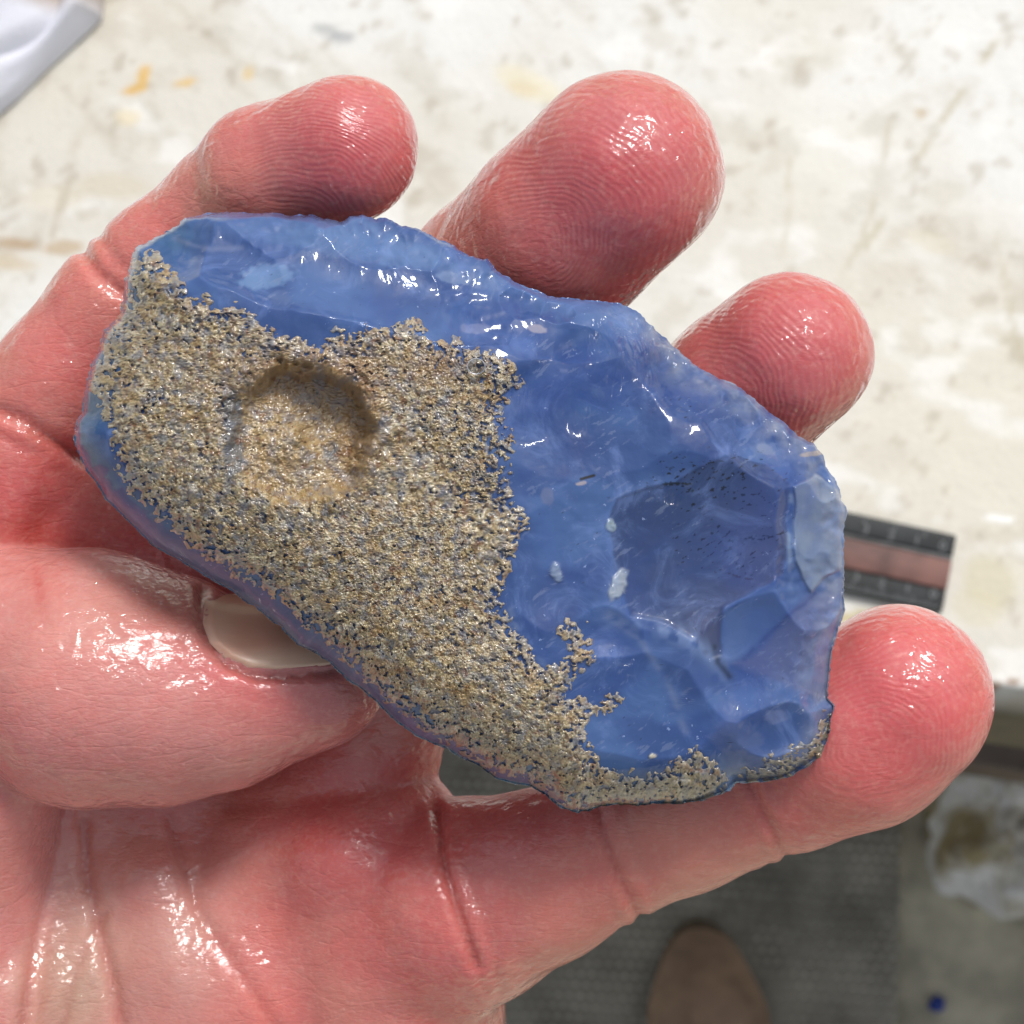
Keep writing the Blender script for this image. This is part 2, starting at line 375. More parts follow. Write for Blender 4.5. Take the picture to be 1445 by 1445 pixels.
r1 = rock('rock', 1420, 1185, 0.0, 0.043, 0.041, 0.060, a.m, 3.0)
tag(r1, 'large pale rounded rock with brown patches on the floor at the right', 'rock')
r2 = rock('rock.001', 1322, 1417, 0.0, 0.0042, 0.0042, 0.004, simple('blue_chip', (40, 66, 150), .4), 8.0, 3, .3)
tag(r2, 'tiny bright blue chip of stone on the concrete floor', 'stone chip')

# ruler on the bench
def ruler():
    pts = [bench_local(1347, 760), bench_local(1335, 868), bench_local(1195, 727)]
    a, b, c = [Vector(p) for p in pts]
    wd = (b - a).length; dirx = (c - a).normalized(); ln = 0.155
    p = G(1347, 760, TZ)
    t = empty('ruler', p); 
    rot = ang + math.atan2(dirx.y, dirx.x); t.rotation_euler = (0, 0, rot)      # local +x runs from the right end towards the left
    tag(t, 'black edged ruler with worn brown middle lying behind the stone', 'ruler')
    h = 0.0035; s = wd
    def prof(name, y0, y1, z, mat, x0=0, x1=ln):
        return box(name, x0, x1, y0, y1, 0.0002, z, mat, t, 0.0004)
    M_B = simple('black_enamel', (30, 34, 35), 0.65, 120, 0.5); M_G = simple('grey_line', (84, 86, 86), 0.6, 200, .3)
    mw = simple('worn_brown_wood', (104, 70, 62), 0.6, 90, 0.45)
    # +x goes left, so +y of this frame points down in the photo
    sgn = 1
    prof('edge_strip', 0, 0.27 * s, h, M_B); prof('edge_strip', 0.73 * s, s, h, M_B)
    prof('middle_strip', 0.345 * s, 0.725 * s, h + .0006, mw); prof('inlay_line', 0.275 * s, 0.34 * s, h - .0003, M_G)
    V = []; F = []
    mm = s / 26.0
    def q(x0, x1, y0, y1):
        k = len(V); V.extend([(x0, y0, h + .0002), (x1, y0, h + .0002), (x1, y1, h + .0002), (x0, y1, h + .0002)]); F.append((k, k + 1, k + 2, k + 3))
    for i in range(2, 150):
        x = i * mm * 1.0
        if x > ln - .003: break
        l = 0.12 if i % 10 == 0 else (0.09 if i % 5 == 0 else 0.055)
        q(x, x + mm * 0.28, s * (1 - l), s * 0.995); 
        if i % 2 == 0: q(x, x + mm * 0.3, s * 0.005, s * l)
    tk = mesh_np('tick_marks', V, F, simple('tick_white', (112, 116, 116), .6), t, False); tag(tk, kind='stuff')
    for i, ch in enumerate('0123456789'):
        x = (5 + 8.5 * i) * mm
        if x > ln - .01: break
        for row in (0, 1):
            cu = bpy.data.curves.new('digit', 'FONT'); cu.body = ch; cu.size = s * 0.17
            tmp = bpy.data.objects.new('tmp', cu); COL.objects.link(tmp); bpy.context.view_layer.update()
            me = bpy.data.meshes.new_from_object(tmp.evaluated_get(bpy.context.evaluated_depsgraph_get())); bpy.data.objects.remove(tmp)
            me.materials.append(tk.data.materials[0]); me.name = 'digit'
            o = bpy.data.objects.new('digit', me); COL.objects.link(o); o.parent = t
            o.location = (x, s * (0.87 if row else 0.24), h + .0003); o.rotation_euler = (0, 0, math.pi)
ruler()

# folded cloth, top left
def cloth():
    pts = [(-160, -120), (120, -120), (150, -20), (145, 30), (110, 62), (70, 98), (30, 138), (-10, 172), (-160, 300)]
    n = 150
    P_ = np.array([bench_local(*p) for p in pts]); c = P_.mean(0)
    u = np.linspace(-1, 1, n); X, Y = np.meshgrid(u, u)
    r, th = disc(X.ravel(), Y.ravel())
    V = radial(P_, c, r, th)
    gx, gy = V[:, 0], V[:, 1]
    ax, ay = bench_local(145, 20); dxy = np.array(bench_local(0, 165)) - np.array([ax, ay]); dxy /= np.linalg.norm(dxy)
    uu = (gx - ax) * dxy[0] + (gy - ay) * dxy[1]; vv = -(gx - ax) * dxy[1] + (gy - ay) * dxy[0]
    fold = np.abs(noise3(vv * 55 + 3 * noise3(uu * 18, vv * 18, 2.0), uu * 9, 4.0)) 
    fold = 0.010 * (1 - np.exp(-fold * 2.5)) + 0.006 * noise3(vv * 90, uu * 25, 8.0)
    e = 1 - r
    z = 0.002 + 0.009 * np.sqrt(np.clip(1 - (1 - np.minimum(e / 0.34, 1)) ** 2, 0, 1)) + fold * sst(0, 0.22, e)
    zz = np.concatenate([z, np.full(len(z), 0.0006)])
    V3 = np.concatenate([np.stack([gx, gy, z], 1), np.stack([gx, gy, np.full(len(z), .0006)], 1)])
    I = (np.arange(n - 1)[:, None] * n + np.arange(n - 1)[None]).ravel()
    F = np.stack([I, I + 1, I + n + 1, I + n], 1)
    rim = np.concatenate([np.arange(n), np.arange(1, n) * n + n - 1, (n - 1) * n + np.arange(n - 2, -1, -1), np.arange(n - 2, 0, -1) * n]); N = n * n
    r2 = np.roll(rim, -1)
    F = np.concatenate([F, F[:, ::-1] + N, np.stack([r2, rim, rim + N, r2 + N], 1)])
    st = [bench_local(-30, 8), bench_local(60, 12), bench_local(135, 2)]
    d, _ = polydist(V3[:, 0], V3[:, 1], st, False)
    nz = fbm(V3[:, 0] * 60, V3[:, 1] * 60, 1.0)
    col = mix(np.ones((len(V3), 3)) * lin((226, 227, 234)), np.ones((len(V3), 3)) * lin((150, 125, 92)), sst(.009, .002, d + nz * .002) * .75)
    a = NT('white_cloth'); a.l(a.attr('tint').outputs['Color'], a.b.inputs['Base Color']); a.set(Roughness=.8)
    a.l(a.bump(a.noise(900, 4, .6, a.obj()), .0004), a.b.inputs['Normal'])
    o = mesh_np('cloth', V3, F, a.m, None, True, None, {'tint': col})
    o.location = bench.location; o.rotation_euler = bench.rotation_euler
    tag(o, 'crumpled white cloth with brown stain at the corner of the worktop', 'cloth')
def disc(x, y):
    ax, ay = np.abs(x), np.abs(y); r = np.maximum(ax, ay)
    with np.errstate(divide='ignore', invalid='ignore'):
        t = np.where(ax >= ay, np.where(x >= 0, (math.pi / 4) * (y / x), math.pi + (math.pi / 4) * (y / x)),
                     np.where(y >= 0, math.pi / 2 - (math.pi / 4) * (x / y), 1.5 * math.pi - (math.pi / 4) * (x / y)))
    t = np.nan_to_num(t); return r, np.mod(t, 2 * math.pi)
def radial(P, c, r, th):
    """maps the unit disc to the polygon P, star shaped about c, by angle"""
    P = np.asarray(P, float); seg = []
    for i in range(len(P)):
        a, b = P[i], P[(i + 1) % len(P)]; m = max(2, int(12)); t = np.linspace(0, 1, m, endpoint=False)[:, None]; seg.append(a * (1 - t) + b * t)
    Q = np.concatenate(seg); an = np.mod(np.arctan2(Q[:, 1] - c[1], Q[:, 0] - c[0]), 2 * math.pi); rr = np.hypot(Q[:, 0] - c[0], Q[:, 1] - c[1])
    o = np.argsort(an); an, rr = an[o], rr[o]
    rad = np.interp(th, np.concatenate([[an[-1] - 2 * math.pi], an, [an[0] + 2 * math.pi]]), np.concatenate([[rr[-1]], rr, [rr[0]]]))
    return np.stack([c[0] + r * rad * np.cos(th), c[1] + r * rad * np.sin(th)], 1)
cloth()

# ------------------------------------------------------------------ the person: left hand, palm up (and a shoe far below)
person = empty('person', mat=HANDM)
tag(person, 'person holding out a wet pink left hand, palm up, brown shoe below', 'person')
CH = {   # px, py, z (cm), radius in px
 'index': [(488, 211, -1.0, 104), (375, 248, -1.35, 95), (305, 298, -1.75, 80), (235, 368, -1.95, 88), (165, 440, -2.05, 94), (90, 530, -2.15, 96), (22, 612, -2.3, 100), (-60, 760, -2.7, 150)],
 'middle': [(880, 243, -1.0, 142), (795, 322, -1.45, 138), (700, 408, -2.15, 130), (560, 560, -3.0, 125), (400, 720, -3.3, 130), (230, 860, -3.4, 150)],
 'ring': [(1115, 500, -1.1, 117), (1050, 553, -1.45, 117), (980, 606, -1.95, 112), (840, 700, -2.8, 112), (650, 830, -3.2, 112), (545, 960, -3.2, 108), (505, 1070, -3.2, 110), (440, 1200, -3.5, 150)],
 'pinky': [(1268, 986, -1.0, 133), (1205, 1030, -1.2, 141), (1120, 1080, -1.55, 118), (1060, 1110, -1.75, 107), (960, 1150, -1.95, 110), (862, 1190, -2.1, 110), (760, 1238, -2.3, 122), (655, 1275, -2.6, 145), (560, 1330, -3.1, 150)],
 'palm': [(520, 1215, -3.1, 150), (545, 1350, -3.3, 165), (530, 1560, -3.8, 190)],
 'palm2': [(440, 1200, -3.8, 175), (330, 1400, -3.8, 210), (230, 1650, -4.2, 240)],
 'palm3': [(230, 860, -3.6, 165), (210, 1130, -4.3, 200), (130, 1400, -4.0, 220), (50, 1650, -4.2, 240)],
 'palm4': [(-60, 760, -2.9, 160), (40, 900, -3.5, 170), (0, 1250, -4.0, 210), (-80, 1600, -4.0, 260)],
 'palm5': [(60, 700, -2.75, 110), (180, 790, -3.2, 120), (330, 900, -3.6, 140)],
 'ridge1': [(112, 1150, -3.3, 44), (95, 1270, -2.95, 46), (72, 1380, -2.85, 50), (70, 1500, -2.85, 60)],
 'ridge2': [(200, 1150, -3.4, 70), (215, 1250, -3.05, 78), (240, 1360, -2.95, 90), (280, 1500, -2.95, 100)],
 'ridge4': [(135, 1400, -2.95, 34), (125, 1520, -2.9, 50)],
 'ridge3': [(25, 1260, -2.75, 50), (0, 1400, -2.55, 80), (-10, 1560, -2.5, 90)],
 'thumb': [(478, 966, -1.55, 66), (440, 965, -1.55, 92), (370, 966, -1.58, 116), (300, 980, -1.62, 136), (215, 972, -1.68, 163), (125, 958, -1.72, 181), (30, 925, -1.8, 148), (-40, 930, -1.9, 150)],
 'thenar': [(-50, 985, -2.1, 140), (-62, 1085, -2.3, 150), (-90, 1230, -2.9, 170), (-130, 1500, -3.4, 240)],
}
GROUPS = {'main': ['index', 'middle', 'ring', 'pinky', 'palm', 'palm2', 'palm3', 'palm4', 'palm5', 'ridge1', 'ridge2', 'ridge3', 'ridge4'], 'thumb': ['thumb'], 'thenar': ['thenar']}
def node(n): x, y, z = L(*n[:3]); return np.array([x, y, z]), n[3] * S * (D - z) / D
def roundcone(p, a, b, r1, r2):
    ba = b - a; l2 = ba @ ba; rr = r1 - r2; a2 = l2 - rr * rr; il2 = 1 / l2
    pa = [p[i] - a[i] for i in range(3)]
    y = pa[0] * ba[0] + pa[1] * ba[1] + pa[2] * ba[2]; z = y - l2
    x2 = sum((pa[i] * l2 - ba[i] * y) ** 2 for i in range(3))
    y2 = y * y * l2; z2 = z * z * l2
    k = np.sign(rr) * rr * rr * x2
    c1 = np.sign(z) * a2 * z2 > k; c2 = np.sign(y) * a2 * y2 < k
    return np.where(c1, np.sqrt(x2 + z2) * il2 - r2, np.where(c2, np.sqrt(x2 + y2) * il2 - r1, (np.sqrt(np.maximum(x2 * a2 * il2, 0)) + y * rr) * il2 - r1)).astype(np.float32)
def smin(a, b, k):
    h = np.maximum(k - np.abs(a - b), 0) / k
    return np.minimum(a, b) - h * h * k * 0.25
def chain_sdf(p, name):
    d = None; ns = [node(n) for n in CH[name]]
    for i in range(len(ns) - 1):
        a, ra = ns[i]; b, rb = ns[i + 1]
        s = roundcone(p, a, b, ra, rb)
        d = s if d is None else smin(d, s, 0.12)
    return d
# creases: polyline px, depth cm, half width px, chain group they cut
CREASES = [
 ([(1022, 1040), (1050, 1090), (1080, 1150), (1118, 1222)], .040, 8), ([(1008, 1075), (1040, 1130), (1090, 1230)], .018, 8), ([(1075, 1080), (1100, 1140), (1130, 1210)], .012, 6),
 ([(838, 1120), (852, 1180), (872, 1235), (912, 1308)], .046, 9), ([(815, 1130), (835, 1200), (868, 1290), (885, 1320)], .018, 8), ([(880, 1130), (896, 1200), (925, 1280)], .014, 7),
 ([(617, 1150), (628, 1225), (648, 1290), (672, 1360)], .050, 8), ([(610, 1118), (628, 1225), (648, 1290), (686, 1400)], .022, 7), ([(640, 1180), (660, 1240), (690, 1320), (705, 1400)], .022, 10),
 ([(112, 345), (138, 385), (165, 408), (200, 430)], .060, 9), ([(140, 330), (165, 372), (210, 400)], .025, 9), ([(280, 225), (276, 260), (290, 305), (300, 340)], .016, 9),
 ([(-20, 572), (30, 592), (75, 622), (112, 645), (150, 660)], .065, 10), ([(-20, 600), (20, 625), (60, 640)], .020, 8), ([(60, 725), (40, 790), (60, 830)], .05, 22),
 ([(118, 1160), (122, 1230), (140, 1310), (158, 1380), (172, 1460)], .05, 9), ([(150, 1290), (118, 1340), (98, 1400), (88, 1460)], .025, 7),
 ([(85, 1130), (62, 1170), (58, 1240), (48, 1320), (38, 1400), (30, 1470)], .05, 9),
 ([(240, 1150), (262, 1230), (282, 1290), (318, 1345), (355, 1395), (400, 1470)], .030, 9), ([(600, 1100), (520, 1125), (440, 1130), (330, 1140)], .03, 14),
 ([(420, 1350), (480, 1322), (560, 1290)], .008, 5), ([(430, 1300), (500, 1285), (570, 1250)], .006, 5),
]
BUMPS = [((470, 1210), 95, 70, .12), ((600, 1320), 60, 80, .05), ((30, 700), 60, 60, .10), ((250, 1330), 45, 90, .06)]
THC = [([(285, 835), (282, 870), (292, 905), (320, 938), (362, 956), (420, 954), (470, 948)], .050, 7), ([(40, 800), (58, 830), (60, 880)], .006, 5), ([(95, 830), (100, 870), (92, 910)], .005, 4)]
def proj(p):
    k = S * (D - p[2]) / D
    return p[0] / k + 722.5, -p[1] / k + 722.5
def total(p):
    px, py = proj(p)
    m = None
    for c in GROUPS['main']:
        s = chain_sdf(p, c); k = (0.10 if c == 'palm' else 0.24) if c.startswith('palm') else (0.16 if c.startswith('ridge') else 0.10)
        m = s if m is None else smin(m, s, k)
    front = sst(-4.2, -3.2, p[2])
    for pts, dep, wd in CREASES:
        x0 = min(q[0] for q in pts) - 4 * wd; x1 = max(q[0] for q in pts) + 4 * wd; y0 = min(q[1] for q in pts) - 4 * wd; y1 = max(q[1] for q in pts) + 4 * wd
        sel = (px > x0) & (px < x1) & (py > y0) & (py < y1) & (np.abs(m) < 0.5)
        if not sel.any(): continue
        d, _ = polydist(px[sel], py[sel], pts, False)
        m[sel] += dep * np.exp(-(d / wd) ** 2) * front[sel] - 0.15 * dep * np.exp(-((d - 2.2 * wd) / (1.1 * wd)) ** 2)
    for (cx, cy), sx, sy, am in BUMPS:
        m -= (am * np.exp(-((px - cx) / sx) ** 2 - ((py - cy) / sy) ** 2) * front).astype(np.float32)
    m -= (0.022 * noise3(p[0] * 1.1, p[1] * 1.1, p[2] * 1.1) + 0.006 * noise3(p[0] * 3.3, p[1] * 3.3, p[2] * 3.3)).astype(np.float32)
    t = chain_sdf(p, 'thumb')
    for pts, dep, wd in THC:
        sel = (np.abs(t) < 0.4) & (px > 20) & (px < 520) & (py > 780) & (py < 1000)
        if not sel.any(): continue
        d, _ = polydist(px[sel], py[sel], pts, False)
        t[sel] += dep * np.exp(-(d / wd) ** 2) - 0.28 * dep * np.exp(-((d - 2.4 * wd) / (1.3 * wd)) ** 2)
    # bed of the nail is a little sunk
    t += (0.035 * sst(0, 16, sdpoly_fast(px, py, NAIL_IN)) * (np.abs(t) < 0.5)).astype(np.float32)
    t -= (0.014 * noise3(p[0] * 1.4 + 5, p[1] * 1.4, p[2] * 1.4) + 0.004 * noise3(p[0] * 4, p[1] * 4, p[2] * 4)).astype(np.float32)
    h = chain_sdf(p, 'thenar'); t = smin(t, h, 0.10)
    return smin(m, t, 0.05), t < m
NAIL_IN = [(288, 842), (287, 880), (300, 912), (326, 936), (362, 948), (415, 947), (470, 940), (500, 915), (480, 880), (430, 850), (380, 838), (330, 836)]
def sdpoly_fast(px, py, pts):
    out = np.full(px.shape, -50.0, np.float32)
    sel = (px > 240) & (px < 550) & (py > 790) & (py < 1000)
    if sel.any(): out[sel] = sdpoly(px[sel], py[sel], pts)
    return out
def surface_nets(F, org, h):
    nx, ny, nz = F.shape; neg = F < 0
    cnt = np.zeros((nx - 1, ny - 1, nz - 1), np.uint8)
    for a in (0, 1):
        for b in (0, 1):
            for c in (0, 1): cnt += neg[a:nx - 1 + a, b:ny - 1 + b, c:nz - 1 + c]
    act = (cnt > 0) & (cnt < 8)
    idx = np.full(act.shape, -1, np.int32); I, J, K = np.nonzero(act); idx[I, J, K] = np.arange(len(I))
    acc = np.zeros((len(I), 3)); n = np.zeros(len(I))
    for ax in range(3):
        o1, o2 = [q for q in range(3) if q != ax]
        for s1 in (0, 1):
            for s2 in (0, 1):
                of = [0, 0, 0]; of[o1] = s1; of[o2] = s2; og = list(of); og[ax] = 1
                f0 = F[I + of[0], J + of[1], K + of[2]]; f1 = F[I + og[0], J + og[1], K + og[2]]
                cr = (f0 < 0) != (f1 < 0); t = np.where(cr, f0 / np.where(cr, f0 - f1, 1), 0)
                pt = np.zeros((len(I), 3)); pt[:, o1] = s1; pt[:, o2] = s2; pt[:, ax] = t
                acc += pt * cr[:, None]; n += cr
    V = (np.stack([I, J, K], 1) + acc / n[:, None]) * h + np.array(org)
    quads = []
    for ax in range(3):
        o1, o2 = [q for q in range(3) if q != ax]
        sl0 = [slice(1, -1)] * 3; sl0[ax] = slice(0, -1); sl1 = list(sl0); sl1[ax] = slice(1, None)
        a_ = neg[tuple(sl0)]; b_ = neg[tuple(sl1)]; cr = a_ != b_
        E = list(np.nonzero(cr)); fl = a_[cr]
        for q in (o1, o2): E[q] = E[q] + 1
        E = np.stack(E, 1)
        def g(d1, d2):
            c = E.copy(); c[:, o1] += d1; c[:, o2] += d2; return idx[c[:, 0], c[:, 1], c[:, 2]]
        Q = np.stack([g(-1, -1), g(0, -1), g(0, 0), g(-1, 0)], 1)
        flip = fl if ax != 1 else ~fl
        Q[~flip] = Q[~flip][:, ::-1]
        quads.append(Q)
    Q = np.concatenate(quads); Q = Q[(Q >= 0).all(1)]
    return V, Q
HV = 0.052
def build_hand():
    x0, x1, y0, y1, z0, z1 = -6.4, 5.0, -6.4, 4.6, -5.6, -0.0
    gx = np.arange(x0, x1, HV, dtype=np.float32); gy = np.arange(y0, y1, HV, dtype=np.float32); gz = np.arange(z0, z1, HV, dtype=np.float32)
    F = np.empty((len(gx), len(gy), len(gz)), np.float32)
    # coarse pass first, then fill only the blocks near the surface
    st = 8
    cx, cy, cz = np.meshgrid(gx[::st] + HV * st / 2, gy[::st] + HV * st / 2, gz[::st] + HV * st / 2, indexing='ij')
    C, _ = total([cx.ravel(), cy.ravel(), cz.ravel()]); C = C.reshape(cx.shape)
    up = np.repeat(np.repeat(np.repeat(C, st, 0), st, 1), st, 2)[:len(gx), :len(gy), :len(gz)]
    F[:] = up
    near = np.abs(up) < HV * st * 1.05 + 0.12
    I, J, K = np.nonzero(near)
    for s in range(0, len(I), 1500000):
        i, j, k = I[s:s + 1500000], J[s:s + 1500000], K[s:s + 1500000]
        F[i, j, k] = total([gx[i], gy[j], gz[k]])[0]
    F[0] = F[-1] = 1; F[:, 0] = F[:, -1] = 1; F[:, :, 0] = 1; F[:, :, -1] = np.maximum(F[:, :, -1], .01)
    V, Q = surface_nets(F, (x0, y0, z0), HV)
    V = V.astype(np.float32)
    # pull the vertices on to the true surface
    inner = (V[:, 0] > x0 + .2) & (V[:, 1] > y0 + .2) & (V[:, 2] > z0 + .2)
    for it in range(2):
        p = V[inner]; e = 0.01
        f = total([p[:, 0], p[:, 1], p[:, 2]])[0]
        g = np.stack([total([p[:, 0] + e * (q == 0), p[:, 1] + e * (q == 1), p[:, 2] + e * (q == 2)])[0] - f for q in range(3)], 1) / e
        stp = np.clip(f / np.maximum((g * g).sum(1), .25), -HV * .6, HV * .6)
        V[inner] = p - g * stp[:, None]
    return V, Q
HVt, HQ = build_hand()
hp = [HVt[:, 0], HVt[:, 1], HVt[:, 2]]
px, py = proj(hp)
ds = {c: chain_sdf(hp, c) for c in CH}
thumbness = sst(.12, -.12, np.minimum(ds['thumb'], ds['thenar']) - np.minimum.reduce([ds[c] for c in GROUPS['main']]))
def gs(cx, cy, sx, sy, rot=0):
    c, s_ = math.cos(R(rot)), math.sin(R(rot)); u = (px - cx) * c + (py - cy) * s_; v = -(px - cx) * s_ + (py - cy) * c
    return np.exp(-(u / sx) ** 2 - (v / sy) ** 2)
N = len(px)
one = np.ones((N, 3), np.float32)
rose = lin((214, 122, 116)); tip = lin((204, 100, 102)); pale = lin((226, 160, 136)); sal = lin((220, 130, 118)); red = lin((218, 110, 106)); cream = lin((212, 176, 158)); mauve = lin((176, 110, 104))
c = one * sal
c = mix(c, one * pale, 0.55 * sst(-.2, .5, fbm(hp[0] * .8, hp[1] * .8, hp[2] * .8, 3)))
for (cx, cy, sx, sy, rt, colr, am) in [
    (485, 215, 130, 110, 0, tip, 1), (870, 255, 190, 170, -40, tip, 1), (1110, 500, 150, 130, -35, tip, .95), (1265, 990, 170, 150, -20, lin((222, 108, 108)), .95),
    (960, 1160, 75, 110, -20, pale, .75), (760, 1240, 60, 110, -20, sal, .6), (700, 1150, 80, 60, 0, red, .5), (820, 1380, 150, 30, -25, pale, .7),
    (520, 1200, 130, 90, -20, red, .85), (600, 1380, 80, 80, 0, red, .5), (250, 1330, 80, 160, 10, cream, .75), (110, 1380, 70, 170, 5, cream, .9), (20, 1300, 50, 150, 0, cream, .8), (100, 1400, 60, 90, 0, lin((190, 165, 130)), .5),
    (110, 320, 60, 70, -45, pale, .3), (60, 700, 120, 90, 0, red, .8), (200, 780, 120, 50, 20, red, .8), (100, 500, 90, 70, -50, lin((226, 128, 118)), .7), (0, 620, 60, 20, 20, red, .5),
    (230, 270, 60, 40, -45, lin((224, 140, 124)), .7)]:
    c = mix(c, one * colr, gs(cx, cy, sx, sy, rt) * am)
ct = one * lin((224, 154, 142))
for (cx, cy, sx, sy, rt, colr, am) in [(120, 870, 130, 70, 0, lin((226, 164, 146)), .8), (60, 850, 60, 60, 0, lin((224, 140, 124)), .5), (430, 1000, 110, 70, 0, lin((206, 128, 118)), .8), (330, 960, 120, 30, 15, lin((226, 130, 124)), .8), (200, 1080, 200, 50, 5, lin((198, 128, 118)), .6),
                                       (-10, 1050, 60, 120, 0, rose, .7), (55, 830, 6, 30, -8, lin((214, 92, 84)), .6), (30, 940, 60, 60, 0, lin((226, 160, 142)), .6), (240, 860, 60, 25, 25, lin((170, 110, 90)), .6), (470, 985, 60, 50, 0, lin((200, 118, 112)), .6)]:
    ct = mix(ct, one * colr, gs(cx, cy, sx, sy, rt) * am)
c = c * (1 - thumbness[:, None]) + ct * thumbness[:, None]
# red skin in the depths of the creases
for pts, dep, wd in CREASES:
    if dep < .02: continue
    d, _ = polydist(px, py, pts, False); c = mix(c, one * lin((196, 84, 68)), np.exp(-(d / (wd * .8)) ** 2) * (1 - thumbness) * min(.5, dep * 8))
d, _ = polydist(px, py, THC[0][0], False); c = mix(c, one * lin((172, 84, 62)), np.exp(-(d / 5) ** 2) * thumbness * .6)
for pt, r_ in (((1052, 400), 7),): c = mix(c, one * lin((120, 40, 34)), sst(r_, r_ * .5, np.hypot(px - pt[0], py - pt[1])))
c = c * (1 + .05 * fbm(hp[0] * 4, hp[1] * 4, hp[2] * 4, 3))[:, None]
# friction ridges
ridge = np.zeros(N, np.float32); pad = np.zeros(N, np.float32)
wx = 16 * noise3(px / 75, py / 75, .5) + 3 * noise3(px / 22, py / 22, 1.5); wy = 16 * noise3(px / 75, py / 75, 4.5) + 3 * noise3(px / 22, py / 22, 3.5)
for ch, (cx, cy), rot, el, per, ext in [('index', (395, 345), -15, 1.25, 6.5, ((470, 215), 150)), ('middle', (742, 352), -35, 1.30, 7.8, ((850, 270), 215)), ('ring', (985, 585), -35, 1.3, 7.8, ((1100, 510), 185)), ('pinky', (1228, 1052), -40, 1.25, 7.4, ((1250, 1010), 175))]:
    near = ds[ch] < .15
    c_, s_ = math.cos(R(rot)), math.sin(R(rot)); X = px + wx - cx; Y = py + wy - cy
    u = (X * c_ + Y * s_) / el; v = -X * s_ + Y * c_
    dd = np.sqrt(u * u + v * v + 30)
    ridge = np.where(near, dd / per, ridge); e = np.hypot(px - ext[0][0], py - ext[0][1])
    pad = np.where(near, sst(ext[1], ext[1] * .62, e) * (.55 + .45 * sst(10, 90, dd)) * (.75 + .35 * noise3(px / 40, py / 40, 9.)), pad)
rest = pad <= 0
ridge = np.where(rest, (px * .5 + py * .2 + 3 * wx) / 7.0, ridge); pad = np.where(rest & (thumbness < .5), .08, pad)
pad = np.where(thumbness > .5, 0.0, pad)
wet = sst(-.5, .2, fbm(hp[0] * .9 + 3, hp[1] * .9, hp[2] * .9, 2)) * .4 + .6
wet *= 1 - np.exp(-((px - 690) / 110) ** 4 - ((py - 1105) / 40) ** 4)
wet *= 1 - .75 * sst(700, 780, px) * sst(1120, 1160, py + (px - 900) * .35) * (1 - thumbness)
hand = mesh_np('hand', HVt * .01, HQ[:, ::-1] if False else HQ, M_SKIN, person, True, {'ridge': ridge, 'pad': pad, 'wet': wet}, {'skin': np.clip(c * np.array([.87, .81, .86]), 0, 1)})
# thumbnail, a curved plate let into the skin
def nail():
    out = [(289, 846), (286, 880), (296, 908), (318, 930), (352, 945), (390, 948), (440, 945), (485, 940), (510, 910), (470, 870), (420, 848), (360, 838), (315, 838)]
    n = 56; u = np.linspace(-1, 1, n); X, Y = np.meshgrid(u, u); r, th = disc(X.ravel(), Y.ravel())
    P2 = radial(np.array(out, float), (390, 893), r, th); qx, qy = P2[:, 0].astype(np.float32), P2[:, 1].astype(np.float32)
    # march down to the plain thumb surface
    lo = np.full(len(qx), -1.7, np.float32); hi = np.full(len(qx), 0.2, np.float32)
    for _ in range(24):
        mid = (lo + hi) / 2; k = S * (D - mid) / D; pp = [(qx - 722.5) * k, -(qy - 722.5) * k, mid]
        s = chain_sdf(pp, 'thumb'); hi = np.where(s > 0, mid, hi); lo = np.where(s > 0, lo, mid)
    z = mid + .022 - .05 * sst(.86, 1.0, r) ; z2 = mid - .05
    def pos(z): k = S * (D - z) / D; return np.stack([(qx - 722.5) * k, -(qy - 722.5) * k, z], 1) * .01
    V = np.concatenate([pos(z), pos(z2)]); I = (np.arange(n - 1)[:, None] * n + np.arange(n - 1)[None]).ravel(); F = np.stack([I, I + 1, I + n + 1, I + n], 1)
    rim = np.concatenate([np.arange(n), np.arange(1, n) * n + n - 1, (n - 1) * n + np.arange(n - 2, -1, -1), np.arange(n - 2, 0, -1) * n]); rr = np.roll(rim, -1)
    F = np.concatenate([F[:, ::-1], F + n * n, np.stack([rim, rr, rr + n * n, rim + n * n], 1)])
    t = np.exp(-((qx - 305) / 26) ** 2 - ((qy - 905) / 40) ** 2)
    cl = mix(np.ones((len(qx), 3)) * lin((212, 156, 130)), np.ones((len(qx), 3)) * lin((228, 188, 160)), sst(900, 935, qy + .15 * (qx - 390)))
    cl = mix(cl, np.ones((len(qx), 3)) * lin((226, 184, 160)), t * .7)
    mesh_np('nail', V, F, M_NAIL, hand, True, None, {'tone': np.concatenate([cl, cl])})
nail()
